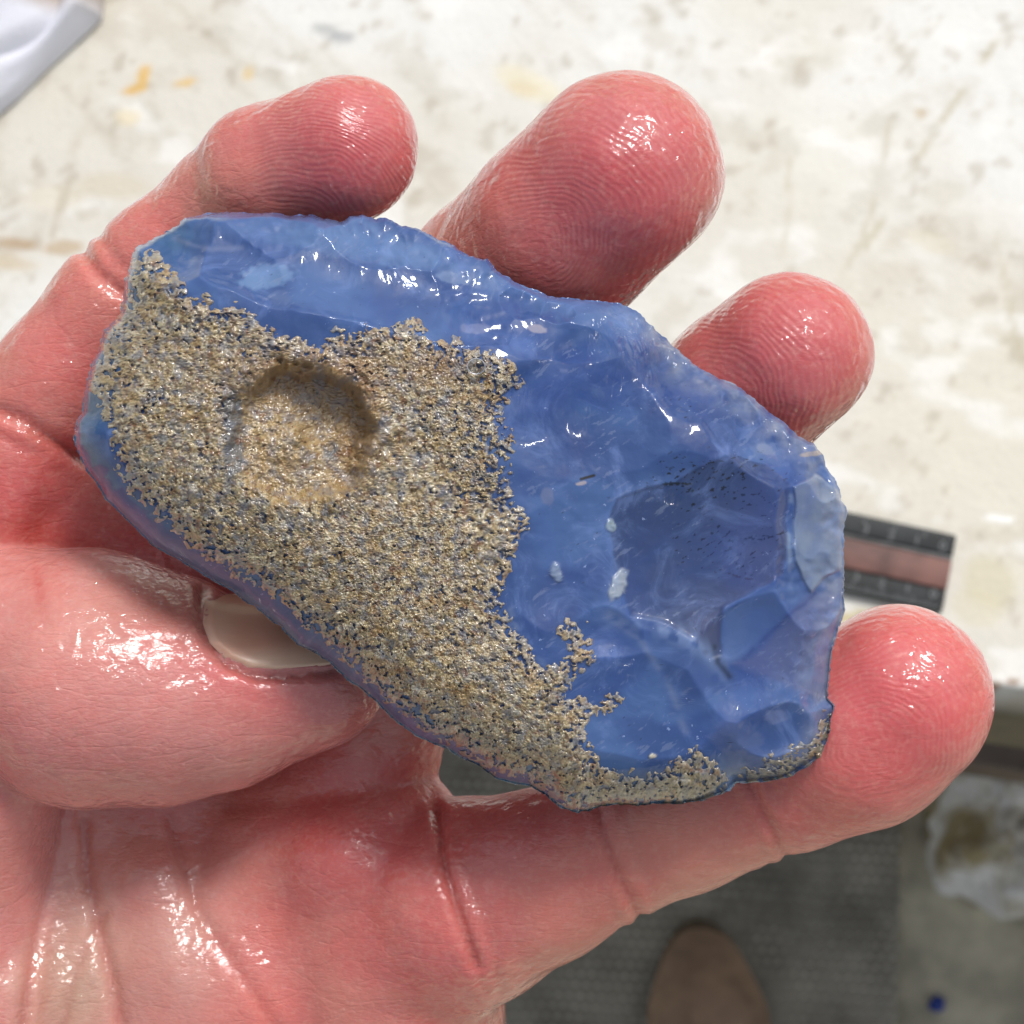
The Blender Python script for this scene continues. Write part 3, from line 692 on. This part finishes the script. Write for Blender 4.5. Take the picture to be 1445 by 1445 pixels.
# brown shoe on the mat
def shoe():
    n, m = 40, 64; V = []; F = []
    p = G(986, 1300, .03); yaw = R(3)
    for i in range(n + 1):
        s = i / n; y = -.30 * s
        wdt = .0325 * min(1, (s / .16) ** .42 if s < .16 else 1) * (1 - .22 * sst(.35, .6, np.array(s))) * 1.0 if s > 0 else .001
        ht = (.040 * min(1, (s / .16) ** .6) + .05 * float(sst(.35, .7, np.array(s)))) if s > 0 else .001
        for j in range(m):
            t = 2 * math.pi * j / m; cx = math.cos(t); sz = math.sin(t)
            x = wdt * np.sign(cx) * abs(cx) ** .75; z = .006 + (ht * abs(sz) ** .8 if sz > 0 else 0)
            V.append((x + .004 * math.sin(s * 3), y, z))
    for i in range(n):
        for j in range(m): a_ = i * m + j; b_ = i * m + (j + 1) % m; F.append((a_, b_, b_ + m, a_ + m))
    V = np.array(V); V[:, 2] += .0035 * fbm(V[:, 0] * 60, V[:, 1] * 60, V[:, 2] * 60, 3)
    sh = mesh_np('shoe', V, F, simple('worn_brown_leather', (156, 128, 104), .75, 40, .3, .001), None, True)
    sh.matrix_world = Matrix.Translation((p.x, p.y, .009)) @ Matrix.Rotation(yaw, 4, 'Z')
    so_ = []; k = 48; W_ = []
    for z in (0.0, .012):
        for j in range(k):
            t = 2 * math.pi * j / k; W_.append((.034 * math.cos(t) * (1 if math.sin(t) > -2 else 1), -.15 + .1525 * np.sign(math.sin(t)) * abs(math.sin(t)) ** .6, z))
    Fs = [(j, (j + 1) % k, k + (j + 1) % k, k + j) for j in range(k)]
    me = mesh_np('sole', W_, Fs, simple('dark_sole', (92, 78, 60), .8), sh, False)
    import bmesh
    bm = bmesh.new(); bm.from_mesh(me.data); bmesh.ops.holes_fill(bm, edges=bm.edges, sides=0); bm.to_mesh(me.data); bm.free()
    sv = []; sf = []; k2 = 6; ns = 26
    for i in range(ns):
        t = i / (ns - 1) * 2 - 1; x = t * .030; y = -.075 - .022 * (1 - t * t); zz = .008 + .044 * math.sqrt(max(0, 1 - (t * .93) ** 2)) ** .8
        for j in range(k2): a_ = 2 * math.pi * j / k2; sv.append((x, y + .0016 * math.cos(a_), zz + .0016 * math.sin(a_)))
    for i in range(ns - 1):
        for j in range(k2): sf.append((i * k2 + j, i * k2 + (j + 1) % k2, (i + 1) * k2 + (j + 1) % k2, (i + 1) * k2 + j))
    mesh_np('toe_seam', sv, sf, simple('thread_brown', (80, 62, 46), .8), sh)
    mw = sh.matrix_world.copy(); sh.parent = person; sh.matrix_parent_inverse = HANDM.inverted(); 
shoe()


# ------------------------------------------------------------------ the blue stone
OUT = [(203,343),(222,333),(240,325),(262,308),(290,302),(320,299),(350,301),(380,300),(410,304),(440,303),(462,309),(480,312),(495,305),(512,303),(530,309),(545,308),(568,318),(590,322),(618,338),(640,345),(655,358),(672,362),(688,366),(697,378),(705,385),(740,405),(765,414),(790,420),(830,424),(870,428),(885,432),(900,440),(930,470),(960,497),(980,514),(1000,527),(1030,540),(1048,548),(1060,560),(1090,585),(1108,597),(1125,615),(1140,622),(1152,628),(1160,640),(1165,655),(1180,680),(1188,700),(1195,720),(1190,755),(1192,790),(1190,820),(1193,860),(1180,900),(1174,920),(1172,940),(1168,985),(1179,996),(1172,1020),(1168,1045),(1160,1062),(1150,1075),(1130,1088),(1110,1098),(1085,1103),(1060,1105),(1040,1105),(1030,1116),(1015,1122),(990,1130),(960,1135),(930,1134),(900,1137),(870,1135),(850,1138),(815,1148),(790,1140),(770,1122),(750,1110),(725,1106),(700,1100),(675,1080),(650,1070),(630,1056),(610,1050),(585,1038),(560,1020),(530,990),(510,972),(490,960),(470,940),(445,922),(420,910),(395,886),(370,865),(340,845),(320,830),(300,820),(260,795),(215,770),(195,750),(180,735),(150,705),(135,680),(122,665),(115,650),(106,630),(104,610),(108,592),(116,580),(118,555),(125,530),(130,510),(140,490),(146,465),(165,450),(172,430),(175,410),(176,395),(182,380),(190,350)]
CRUST = [(206,350),(240,372),(262,402),(300,425),(340,438),(380,462),(420,478),(450,488),(475,466),(520,460),(580,452),(610,470),(650,485),(700,500),(728,512),(735,545),(712,580),(725,620),(716,660),(722,700),(742,740),(735,770),(714,830),(720,880),(745,910),(765,935),(795,935),(800,905),(792,890),(805,876),(822,885),(846,925),(838,945),(815,948),(800,985),(840,990),(862,978),(876,986),(870,1010),(848,1006),(838,1010),(826,1030),(832,1055),(855,1080),(900,1095),(940,1085),(975,1055),(1000,1065),(1028,1085),(1030,1118),(1015,1128),(960,1140),(900,1142),(815,1152),(770,1120),(740,1100),(700,1088),(650,1058),(600,1030),(560,1000),(520,965),(490,935),(455,905),(400,860),(370,830),(310,795),(270,770),(225,730),(190,700),(165,660),(150,610),(138,565),(125,545),(140,490),(160,450),(178,425),(180,380)]
CRUST2 = [(1042,1110),(1048,1088),(1085,1070),(1110,1066),(1140,1052),(1150,1025),(1168,1010),(1176,1020),(1170,1050),(1150,1080),(1110,1102),(1060,1110)]
HEX = [(872,705),(905,690),(950,680),(985,655),(1035,640),(1080,655),(1112,685),(1112,760),(1105,810),(1060,838),(1022,858),(1016,925),(1000,930),(985,905),(930,878),(890,868),(862,800),(858,745)]
SCAR = [(1122,690),(1150,668),(1182,690),(1196,722),(1192,800),(1170,812),(1158,826),(1145,838),(1130,815),(1118,770)]
BAND = [(1016,925),(1022,858),(1060,838),(1115,815),(1140,838),(1100,880),(1060,925),(1030,935)]
RIMS = []
for i_ in range(2, 56):
    if random.random() < .45:
        a_, b_ = OUT[i_], OUT[i_ + 1]; ang_ = math.atan2(b_[1] - a_[1], b_[0] - a_[0]); q_ = random.uniform(-4, 22); rr_ = random.uniform(26, 70)
        RIMS.append((a_[0] - math.sin(ang_) * q_, a_[1] + math.cos(ang_) * q_, rr_, rr_ * random.uniform(.45, .8), ang_ + random.uniform(-.5, .5), random.uniform(-.26, .02)))
def Htop(x, y, e):
    """height (cm) of the broken upper face, x y in px of the stone's plane"""
    side = sst(650, 850, x + (700 - y) * .5)                 # 0 on the pebble side, 1 on the knapped side
    Lw = 150 * (1 - side) + 130 * side
    t = np.clip(e / Lw, 0, 1)
    rim = -.42 * (1 - side) - .22 * side
    dome = rim + (.95 * (1 - side) + .62 * side) * np.sqrt(np.clip(1 - (1 - t) ** 2, 0, 1)) ** (1.0 + .5 * side)
    dome = dome + .0006 * (x - 650) * (1 - side) * .3 - .00035 * (y - 700)
    dome += .030 * fbm(x / 130, y / 130, 3.0, 3) * sst(0, 60, e) 
    z = dome
    wv = 7 * noise3(x / 60, y / 60, 2.0) ; wv2 = 7 * noise3(x / 60, y / 60, 9.0)
    for (cx, cy, ra, rb, rot, zf, h, tx, ty) in [
        (540, 392, 360, 70, 12, .06, .40, .0000, -.0016), (330, 350, 130, 55, 25, -.02, .40, 0, -.001), (760, 460, 170, 60, 20, .16, .30, 0, -.001),
        (850, 590, 170, 160, 10, .30, .26, .0002, -.0004), (985, 770, 165, 150, 0, .16, .26, -.0003, .0004), (1085, 620, 150, 52, 38, .00, .34, 0, 0),
        (1160, 760, 55, 110, -4, -.16, .38, .0012, 0), (930, 1000, 160, 115, 15, .16, .30, 0, .0008), (1100, 930, 105, 110, 20, -.02, .34, .0012, .0003),
        (1110, 1030, 80, 55, -20, -.12, .34, 0, .0012), (800, 790, 95, 150, 8, .36, .24, 0, 0), (870, 900, 80, 60, 30, .26, .30, 0, 0), (950, 450, 70, 45, 40, .02, .34, 0, 0)]:
        c_, s_ = math.cos(R(rot)), math.sin(R(rot)); X = x - cx + wv; Y = y - cy + wv2
        u = (X * c_ + Y * s_) / ra; v = (-X * s_ + Y * c_) / rb; q = u * u + v * v
        sc = zf + h * q + tx * (x - cx) - ty * (y - cy) + .004 * np.sin(np.sqrt(q) * 26 + 2 * noise3(x / 50, y / 50, 5.)) * sst(.2, .9, q)
        k = .007; hh = np.maximum(k - np.abs(z - sc), 0) / k; z = np.minimum(z, sc) - hh * hh * k * .25
    for cx, cy, ra, rb, rot, zf in RIMS:
        c_, s_ = math.cos(rot), math.sin(rot); X = x - cx + .5 * wv; Y = y - cy + .5 * wv2
        sel = (np.abs(X) < ra * 1.6) & (np.abs(Y) < ra * 1.6)
        u = (X[sel] * c_ + Y[sel] * s_) / ra; v = (-X[sel] * s_ + Y[sel] * c_) / rb; z[sel] = np.minimum(z[sel], zf + .12 * (u * u + v * v + .22 * noise3(x[sel] / 14, y[sel] / 14, 6.)))
    z = dome + (z - dome) * .62
    z = np.maximum(z, Hbot(x, y, e) + .10 * sst(0, 8, e))
    z -= .020 * sst(-2, 6, sdpoly(x + .9 * wv + 2 * noise3(x / 18, y / 18, 3.), y + .9 * wv2, HEX)) + .006 * sst(-4, 8, sdpoly(x + wv, y, BAND)) * sst(-1, 5, -sdpoly(x, y, HEX))
    # worn pit in the crusted side
    q = np.hypot((x - 425 + wv) / 104, (y - 612 + wv2) / 98); an = np.arctan2(-(y - 612), x - 425)
    dp = .27 + .14 * np.cos(an - .8)
    q = q * (1 + .13 * fbm(x / 34, y / 34, 44., 3)); z = z - dp * sst(1.06, .76, q) + .03 * np.exp(-((q - 1.12) / .12) ** 2)
    z -= .035 * sst(22, 2, polydist(x + 1.5 * wv, y + wv, [(318, 545), (326, 590), (320, 610), (332, 655)], False)[0])
    z -= .06 * np.exp(-(polydist(x, y, [(700, 575), (760, 520), (830, 470)], False)[0] / 18) ** 2)
    z += (.003 * fbm(x / 28, y / 28, 6.0, 3)) * sst(0, 25, e)
    # bites along the thin edge
    z += .018 * noise3(x / 22, y / 22, 8.0) * sst(60, 0, e) 
    return z
def Hbot(x, y, e):
    side = sst(650, 850, x + (700 - y) * .5); rim = -.42 * (1 - side) - .22 * side
    t = np.clip(e / 200, 0, 1)
    return rim - .75 * np.sqrt(np.clip(1 - (1 - t) ** 2, 0, 1)) + .03 * fbm(x / 90, y / 90, 12., 3) * sst(0, 60, e)
stone = empty('stone', mat=HANDM); tag(stone, 'blue translucent agate stone half covered in rough tan crust, held in the hand', 'stone')
def sgrid(n):
    u = np.linspace(-1, 1, n); X, Y = np.meshgrid(u, u); r, th = disc(X.ravel(), Y.ravel())
    r = r ** .92
    P0 = np.array(OUT, float)
    Q = radial(P0, (650, 715), r, th); x = Q[:, 0].astype(np.float32); y = Q[:, 1].astype(np.float32)
    # jagged outline
    jag = (2.6 * noise3(x / 16, y / 16, 1.) + 1.6 * noise3(x / 6, y / 6, 3.)) * sst(.9, 1.0, r)
    an = np.arctan2(y - 715, x - 650); x = x + jag * np.cos(an); y = y + jag * np.sin(an)
    e, ins = polydist(x, y, OUT); e = np.where(ins, e, 0) * sst(1.0, .985, r) ** .5
    return x, y, e, r
def pos3(x, y, z):     # x y are given in the plane z = 0 (what the lens sees there), keep the sight line
    k = S * (D - z) / D; return np.stack([(x - 722.5) * k, -(y - 722.5) * k, z], 1) * .01
def gridF(n):
    I = (np.arange(n - 1)[:, None] * n + np.arange(n - 1)[None]).ravel(); return np.stack([I, I + n, I + n + 1, I + 1], 1)[:, ::-1]
def on(x): return np.ones((len(x), 3), np.float32)
def body():
    n = 520; x, y, e, r = sgrid(n); z = Htop(x, y, e)
    nb = 200
    o = on(x)
    c = o * lin((70, 104, 178))
    c = mix(c, o * lin((92, 132, 206)), sst(-.1, .7, fbm(x / 120, y / 70, 1.5, 4)) * .7)
    c = mix(c, o * lin((56, 82, 156)), sst(.0, .7, fbm(x / 140, y / 110, 21.5, 4)) * .6)
    # growth zones in the chalcedony, plus facet light and shade painted in
    wv = 5 * noise3(x / 30, y / 30, 7.)
    top = [(262,308),(480,312),(640,345),(705,388),(830,424),(900,440),(930,470),(880,466),(760,430),(660,395),(560,372),(480,358),(400,350),(330,330)]
    c = mix(c, o * lin((104, 142, 212)), sst(-14, 16, sdpoly(x + wv, y, top)) * .75)
    h = sst(-1.5, 2.5, sdpoly(x + 6.3 * noise3(x / 60, y / 60, 2.0) + 2 * noise3(x / 18, y / 18, 3.), y + 6.3 * noise3(x / 60, y / 60, 9.0), HEX)); c = mix(c, o * lin((60, 84, 142)), h * .9)
    hp_ = h * np.exp(-((x - 1075) / 60) ** 2 - ((y - 790) / 90) ** 2) + h * np.exp(-((x - 990) / 40) ** 2 - ((y - 900) / 50) ** 2); c = mix(c, o * lin((94, 104, 152)), np.clip(hp_, 0, 1) * .7)
    c = mix(c, o * lin((94, 128, 198)), sst(-5, 9, sdpoly(x + wv, y + wv, BAND)) * .8)
    c = mix(c, o * lin((150, 172, 206)), sst(-2, 3, sdpoly(x + wv * .8, y + wv * .6, SCAR)) * (.65 + .3 * fbm(x / 25, y / 40, 3.)))
    low = [(1030,935),(1060,925),(1140,838),(1190,830),(1180,900),(1168,985),(1120,975),(1060,950)]
    c = mix(c, o * lin((112, 126, 182)), sst(-6, 10, sdpoly(x, y + wv, low)) * .7)
    edge = sst(55, 5, e) * sst(820, 960, x) ; c = mix(c, o * lin((156, 172, 208)), edge * np.clip(.45 + .6 * fbm(x / 24, y / 24, 2.), 0, 1))
    edge = sst(26, 3, e) * sst(400, 200, y) ; c = mix(c, o * lin((120, 146, 204)), edge * np.clip(.3 + .8 * fbm(x / 24, y / 16, 5.), 0, 1))
    lowl = sst(60, 10, e) * sst(60, -60, x - y + 60); c = mix(c, o * lin((66, 116, 164)), lowl * .75)
    # veils, healed cracks
    for pts, wd, rgb, a_ in [([(862, 872), (900, 880), (950, 892), (990, 915), (1015, 935)], 14, (128, 160, 222), .75), ([(860, 870), (905, 905), (945, 965), (965, 1030)], 5, (132, 156, 210), .5), ([(1012, 930), (1030, 990), (1040, 1080)], 10, (112, 140, 205), .5),
                             ([(1008, 905), (1014, 935), (1030, 955)], 5, (44, 56, 84), .8), ([(1150, 838), (1100, 880), (1050, 930)], 3, (60, 80, 150), .6), ([(870, 705), (905, 690), (950, 680), (985, 655), (1035, 640)], 9, (96, 124, 200), .35), ([(1116, 700), (1112, 760), (1120, 830)], 4, (150, 180, 226), .7),
                             ([(470, 300), (540, 330), (640, 380), (700, 400)], 8, (118, 156, 222), .5), ([(240, 335), (300, 352), (350, 350)], 4, (140, 160, 210), .4), ([(720, 860), (735, 900), (770, 940)], 5, (120, 148, 206), .5), ([(835, 730), (862, 740), (866, 800), (858, 850)], 6, (96, 130, 204), .5)]:
        d, _ = polydist(x + wv * .7, y + wv * .5, pts, False); c = mix(c, o * lin(rgb), np.exp(-(d / wd) ** 2) * a_ * sst(-.6, .2, noise3(x / 14, y / 14, 4.4)))
    for cx, cy, rx, ry, rot, rgb, a_ in [(872, 826, 11, 24, 20, (176, 196, 222), .95), (862, 742, 7, 10, 0, (160, 186, 208), .9), (785, 808, 8, 14, -20, (150, 176, 218), .8), (772, 700, 9, 13, 0, (128, 146, 196), .6), (820, 682, 8, 3, -10, (200, 196, 214), .8), (921, 1067, 6, 4, 0, (212, 214, 204), .95),
                                     (375, 390, 40, 18, -10, (120, 162, 226), .8), (640, 392, 24, 9, 10, (140, 172, 228), .6), (670, 464, 22, 8, 0, (150, 164, 214), .6), (758, 464, 14, 6, 10, (186, 190, 220), .8), (1080, 634, 14, 8, 30, (164, 182, 220), .7), (1148, 640, 20, 4, -8, (184, 178, 178), .8),
                                     (395, 420, 16, 12, 0, (104, 132, 196), .6), (520, 350, 120, 22, 10, (112, 152, 220), .45), (1150, 960, 30, 18, 0, (130, 152, 208), .6), (1085, 640, 30, 14, 30, (120, 150, 210), .5), (1095, 1012, 16, 10, 0, (128, 148, 206), .6), (1040, 1040, 40, 26, 20, (110, 132, 194), .5)]:
        c_, s_ = math.cos(R(rot)), math.sin(R(rot)); u = ((x - cx) * c_ + (y - cy) * s_) / rx; v = (-(x - cx) * s_ + (y - cy) * c_) / ry
        c = mix(c, o * lin(rgb), sst(1.15, .75, np.sqrt(u * u + v * v) + .30 * noise3(x / 9, y / 9, 2.)) * a_)
    # feathery white wisps
    ci, si = math.cos(R(-35)), math.sin(R(-35)); U = x * ci + y * si; V_ = -x * si + y * ci
    wsp = sst(.42, .62, fbm(U / 26, V_ / 7, 3.0, 4, .6)) * sst(-.1, .4, fbm(x / 90, y / 60, 33., 2)); c = mix(c, o * lin((150, 172, 222)), wsp * .32)
    # dark dendrites
    reg = np.exp(-((x - 1010) / 90) ** 2 - ((y - 672) / 38) ** 2) + .8 * np.exp(-((x - 965) / 26) ** 2 - ((y - 575) / 16) ** 2) + .75 * np.exp(-((x - 1030) / 90) ** 2 - ((y - 760) / 60) ** 2)
    U = x * math.cos(R(-28)) + y * math.sin(R(-28)); V_ = -x * math.sin(R(-28)) + y * math.cos(R(-28))
    dk = sst(.40, .52, fbm(U / 11, V_ / 5, 13.0, 3, .55) + .35 * (reg - 1)) * sst(.15, .4, reg); c = mix(c, o * lin((34, 38, 40)), dk * .9)
    gn = sst(.1, .5, fbm(x / 9, y / 5, 17.) + np.exp(-((x - 945) / 40) ** 2 - ((y - 683) / 7) ** 2) - .75); c = mix(c, o * lin((44, 52, 44)), gn * .85)
    d, _ = polydist(x + wv * .3, y + wv * .3, [(1045, 760), (1075, 762), (1108, 750)], False); c = mix(c, o * lin((34, 38, 50)), sst(1.8, .8, d) * sst(-.1, .1, noise3(x / 5, y / 5, 1.)))
    d, _ = polydist(x + wv * .3, y + wv * .3, [(1025, 808), (1045, 815), (1062, 818)], False); c = mix(c, o * lin((60, 46, 44)), sst(1.8, .8, d) * sst(-.1, .1, noise3(x / 5, y / 5, 1.)))
    d, _ = polydist(x, y, [(820, 676), (838, 671)], False); c = mix(c, o * lin((40, 42, 46)), sst(3, 1, d))
    # raised flakes
    for cx, cy, rx, ry, rot in [(872, 826, 11, 24, 20), (862, 742, 7, 10, 0), (785, 808, 8, 14, -20), (921, 1067, 6, 4, 0)]:
        c_, s_ = math.cos(R(rot)), math.sin(R(rot)); u = ((x - cx) * c_ + (y - cy) * s_) / rx; v = (-(x - cx) * s_ + (y - cy) * c_) / ry
        z = z + .02 * sst(1.05, .8, np.sqrt(u * u + v * v) + .25 * noise3(x / 9, y / 9, 2.)) * (1 + .6 * noise3(x / 5, y / 5, 5.))
    z = z + .035 * sst(-1, 3, sdpoly(x + wv, y + wv, SCAR)) * sst(0, 12, e)
    V = pos3(x, y, z); F = gridF(n)
    xb, yb, eb, rb = sgrid(n); zb = Hbot(xb, yb, eb); zb = np.where(rb >= .9999, z, zb)
    V = np.concatenate([V, pos3(xb, yb, zb)]); F = np.concatenate([F, F[:, ::-1] + n * n])
    cb = on(xb) * lin((66, 112, 164))
    fm = np.zeros(len(x), np.float32)
    for gx_, gy_, rr_ in [(652, 446, 12), (758, 488, 14), (742, 552, 18), (735, 590, 20), (758, 598, 12), (806, 490, 16), (868, 482, 26), (918, 494, 28), (864, 528, 14), (848, 545, 12), (824, 578, 20), (1036, 958, 20), (1075, 966, 22), (1112, 972, 22), (1150, 985, 16), (950, 692, 12), (878, 925, 8), (520, 352, 10), (1060, 600, 16), (1090, 632, 14)]:
        fm += np.exp(-((x - gx_) / rr_) ** 2 - ((y - gy_) / rr_) ** 2)
    fm = np.clip(fm * 1.3, 0, 1)
    return mesh_np('blue_body', V, F, M_BLUE, stone, True, {'film': np.concatenate([fm, fm * 0])}, {'tint': np.concatenate([c, cb]) * np.array([.71, .64, .54])})
bb = body(); tag(bb, 'smooth wet blue chipped body of the stone')
def crust():
    n = 760; x, y, e, r = sgrid(n)
    sd = np.maximum(sdpoly(x, y, CRUST), sdpoly(x, y, CRUST2)); keep = sd > -26
    z0 = Htop(x, y, e)
    rag = 13 * fbm(x / 26, y / 26, 5., 3) + 5 * noise3(x / 7, y / 7, 2.)
    cov = sst(-7, 7, sd + rag)
    pit = sst(1.1, .95, np.hypot((x - 425) / 104, (y - 612) / 98))
    gap = fbm(x / 9, y / 9, 15., 3, .6) + .28 * sst(0, 90, sd) + .5 * pit + .12 - .42 * np.exp(-((x - 690) / 50) ** 2 - ((y - 650) / 90) ** 2) - .25 * sst(40, 0, sd) - .34 * sst(.0, .7, fbm(x / 48, y / 48, 41., 3)) * (1 - pit)
    g = sst(-.50, -.22, gap)
    w1 = noise3(x / 7, y / 7, 3.) * 1.3; w2 = noise3(x / 7, y / 7, 13.) * 1.3
    worm = 1 - np.minimum(1, 2.6 * np.abs(noise3(x / 6.4 + w1, y / 6.4 + w2, 1.)))        # curly ridges
    worm2 = 1 - np.minimum(1, 2.4 * np.abs(noise3(x / 10.5 + w2, y / 10.5 + w1, 8.)))
    lump = fbm(x / 16, y / 16, 4., 3)
    rel = .014 * worm + .014 * worm2 + .024 * lump * (.6 + .8 * sst(-.3, .5, fbm(x / 45, y / 45, 29., 2))) + .010 * noise3(x / 3.2, y / 3.2, 2.) + .020
    thin = sst(-6, 34, sd + rag * .6) * (.72 + .28 * sst(-.3, .4, fbm(x / 60, y / 60, 19., 3))); body_h = cov * g * (.022 + rel * (.35 + .65 * thin)) + cov * (1 - g) * sst(-.6, .1, noise3(x / 11, y / 11, 77.)) * sst(4, 30, sd + rag * .5) * .020; h = -.016 + body_h
    z = z0 + h
    o = on(x)
    nA = fbm(x / 6, y / 6, 51., 3, .7); nB = fbm(x / 40, y / 40, 61., 3)
    c = o * lin((188, 172, 138))
    c = mix(c, o * lin((140, 116, 74)), sst(-.2, .7, nA) * .7)
    c = mix(c, o * lin((216, 204, 168)), sst(.45, .95, worm) * .7)
    c = mix(c, o * lin((246, 242, 228)), sst(.5, .9, worm2) * sst(-.3, .2, fbm(x / 14, y / 14, 71., 2)) * .95)
    c = mix(c, o * lin((172, 148, 92)), sst(0, .7, nB) * .5)
    c = mix(c, o * lin((104, 70, 36)), sst(.05, .5, fbm(x / 9, y / 9, 81., 3)) * .8)
    c = mix(c, o * lin((118, 128, 150)), sst(.0, .5, fbm(x / 13, y / 13, 91., 3)) * .65)
    brn = np.exp(-((x - 425) / 120) ** 2 - ((y - 530) / 40) ** 2) + np.exp(-((x - 505) / 30) ** 2 - ((y - 600) / 80) ** 2) + .8 * np.exp(-((x - 620) / 40) ** 2 - ((y - 515) / 24) ** 2)
    c = mix(c, o * lin((146, 106, 62)), np.clip(brn, 0, 1) * .7)
    c = mix(c, o * lin((196, 164, 116)), pit * .35)
    gry = sst(.15, .55, np.exp(-((x - 324) / 18) ** 2 - ((y - 582) / 26) ** 2) + np.exp(-((x - 330) / 14) ** 2 - ((y - 645) / 28) ** 2) + np.exp(-((x - 466) / 10) ** 2 - ((y - 636) / 12) ** 2) + .25 * fbm(x / 10, y / 10, 3.)); c = mix(c, o * lin((112, 116, 124)), gry * .9)
    lo = sst(70, 10, e) * sst(900, 1050, y) ; c = mix(c, o * lin((128, 130, 128)), lo * .5)
    dk = sst(.4, .7, fbm(x / 5.5, y / 5.5, 101., 2)) ; c = mix(c, o * lin((66, 46, 28)), dk * .8)
    c = mix(c, o * lin((134, 146, 176)), sst(.0, .6, fbm(x / 22, y / 22, 111., 4, .6)) * .35 + (1 - thin) * .3)
    c = mix(c, o * lin((186, 152, 96)), sst(.1, .6, fbm(x / 32, y / 32, 121., 3)) * .4); c = mix(c, o * lin((134, 84, 44)), sst(.45, .8, fbm(x / 18, y / 18, 131., 3)) * .6)
    c = mix(c, o * lin((112, 128, 168)), (1 - g) * .75)
    V = pos3(x, y, z); F = gridF(n)
    kf = (keep[F].any(1)) & ((h[F] > -.012).any(1)); F = F[kf]
    use = np.unique(F); mp = np.full(n * n, -1, np.int32); mp[use] = np.arange(len(use))
    return mesh_np('crust', V[use], mp[F], M_CRUST, stone, True, None, {'tint': c[use] * np.array([.79, .735, .62])})
cr = crust(); tag(cr, 'rough tan and grey crust with a round worn pit')
# drop of water caught on the crust
def drop():
    import bmesh
    bm = bmesh.new(); bmesh.ops.create_uvsphere(bm, u_segments=24, v_segments=14, radius=1)
    V = np.array([v.co[:] for v in bm.verts]) * np.array([.085, .075, .05]); F3 = [[v.index for v in f.verts] for f in bm.faces]; bm.free()
    me = bpy.data.meshes.new('water_drop'); me.from_pydata((V * .01).tolist(), [], F3)
    me.polygons.foreach_set('use_smooth', np.ones(len(me.polygons), bool))
    a = NT('water'); a.set(Base_Color=(.95, .97, 1, 1), Roughness=0.0, IOR=1.33, Transmission_Weight=1.0); me.materials.append(a.m)
    o = bpy.data.objects.new('water_drop', me); COL.objects.link(o)
    zz = float(Htop(np.array([672.], np.float32), np.array([517.], np.float32), np.array([200.], np.float32))[0]) + .11
    o.matrix_world = HANDM @ Matrix.Translation(Vector(L(672, 517, zz)) * .01)
    tag(o, 'small clear water drop caught on the tan crust of the stone', 'water drop')
drop()
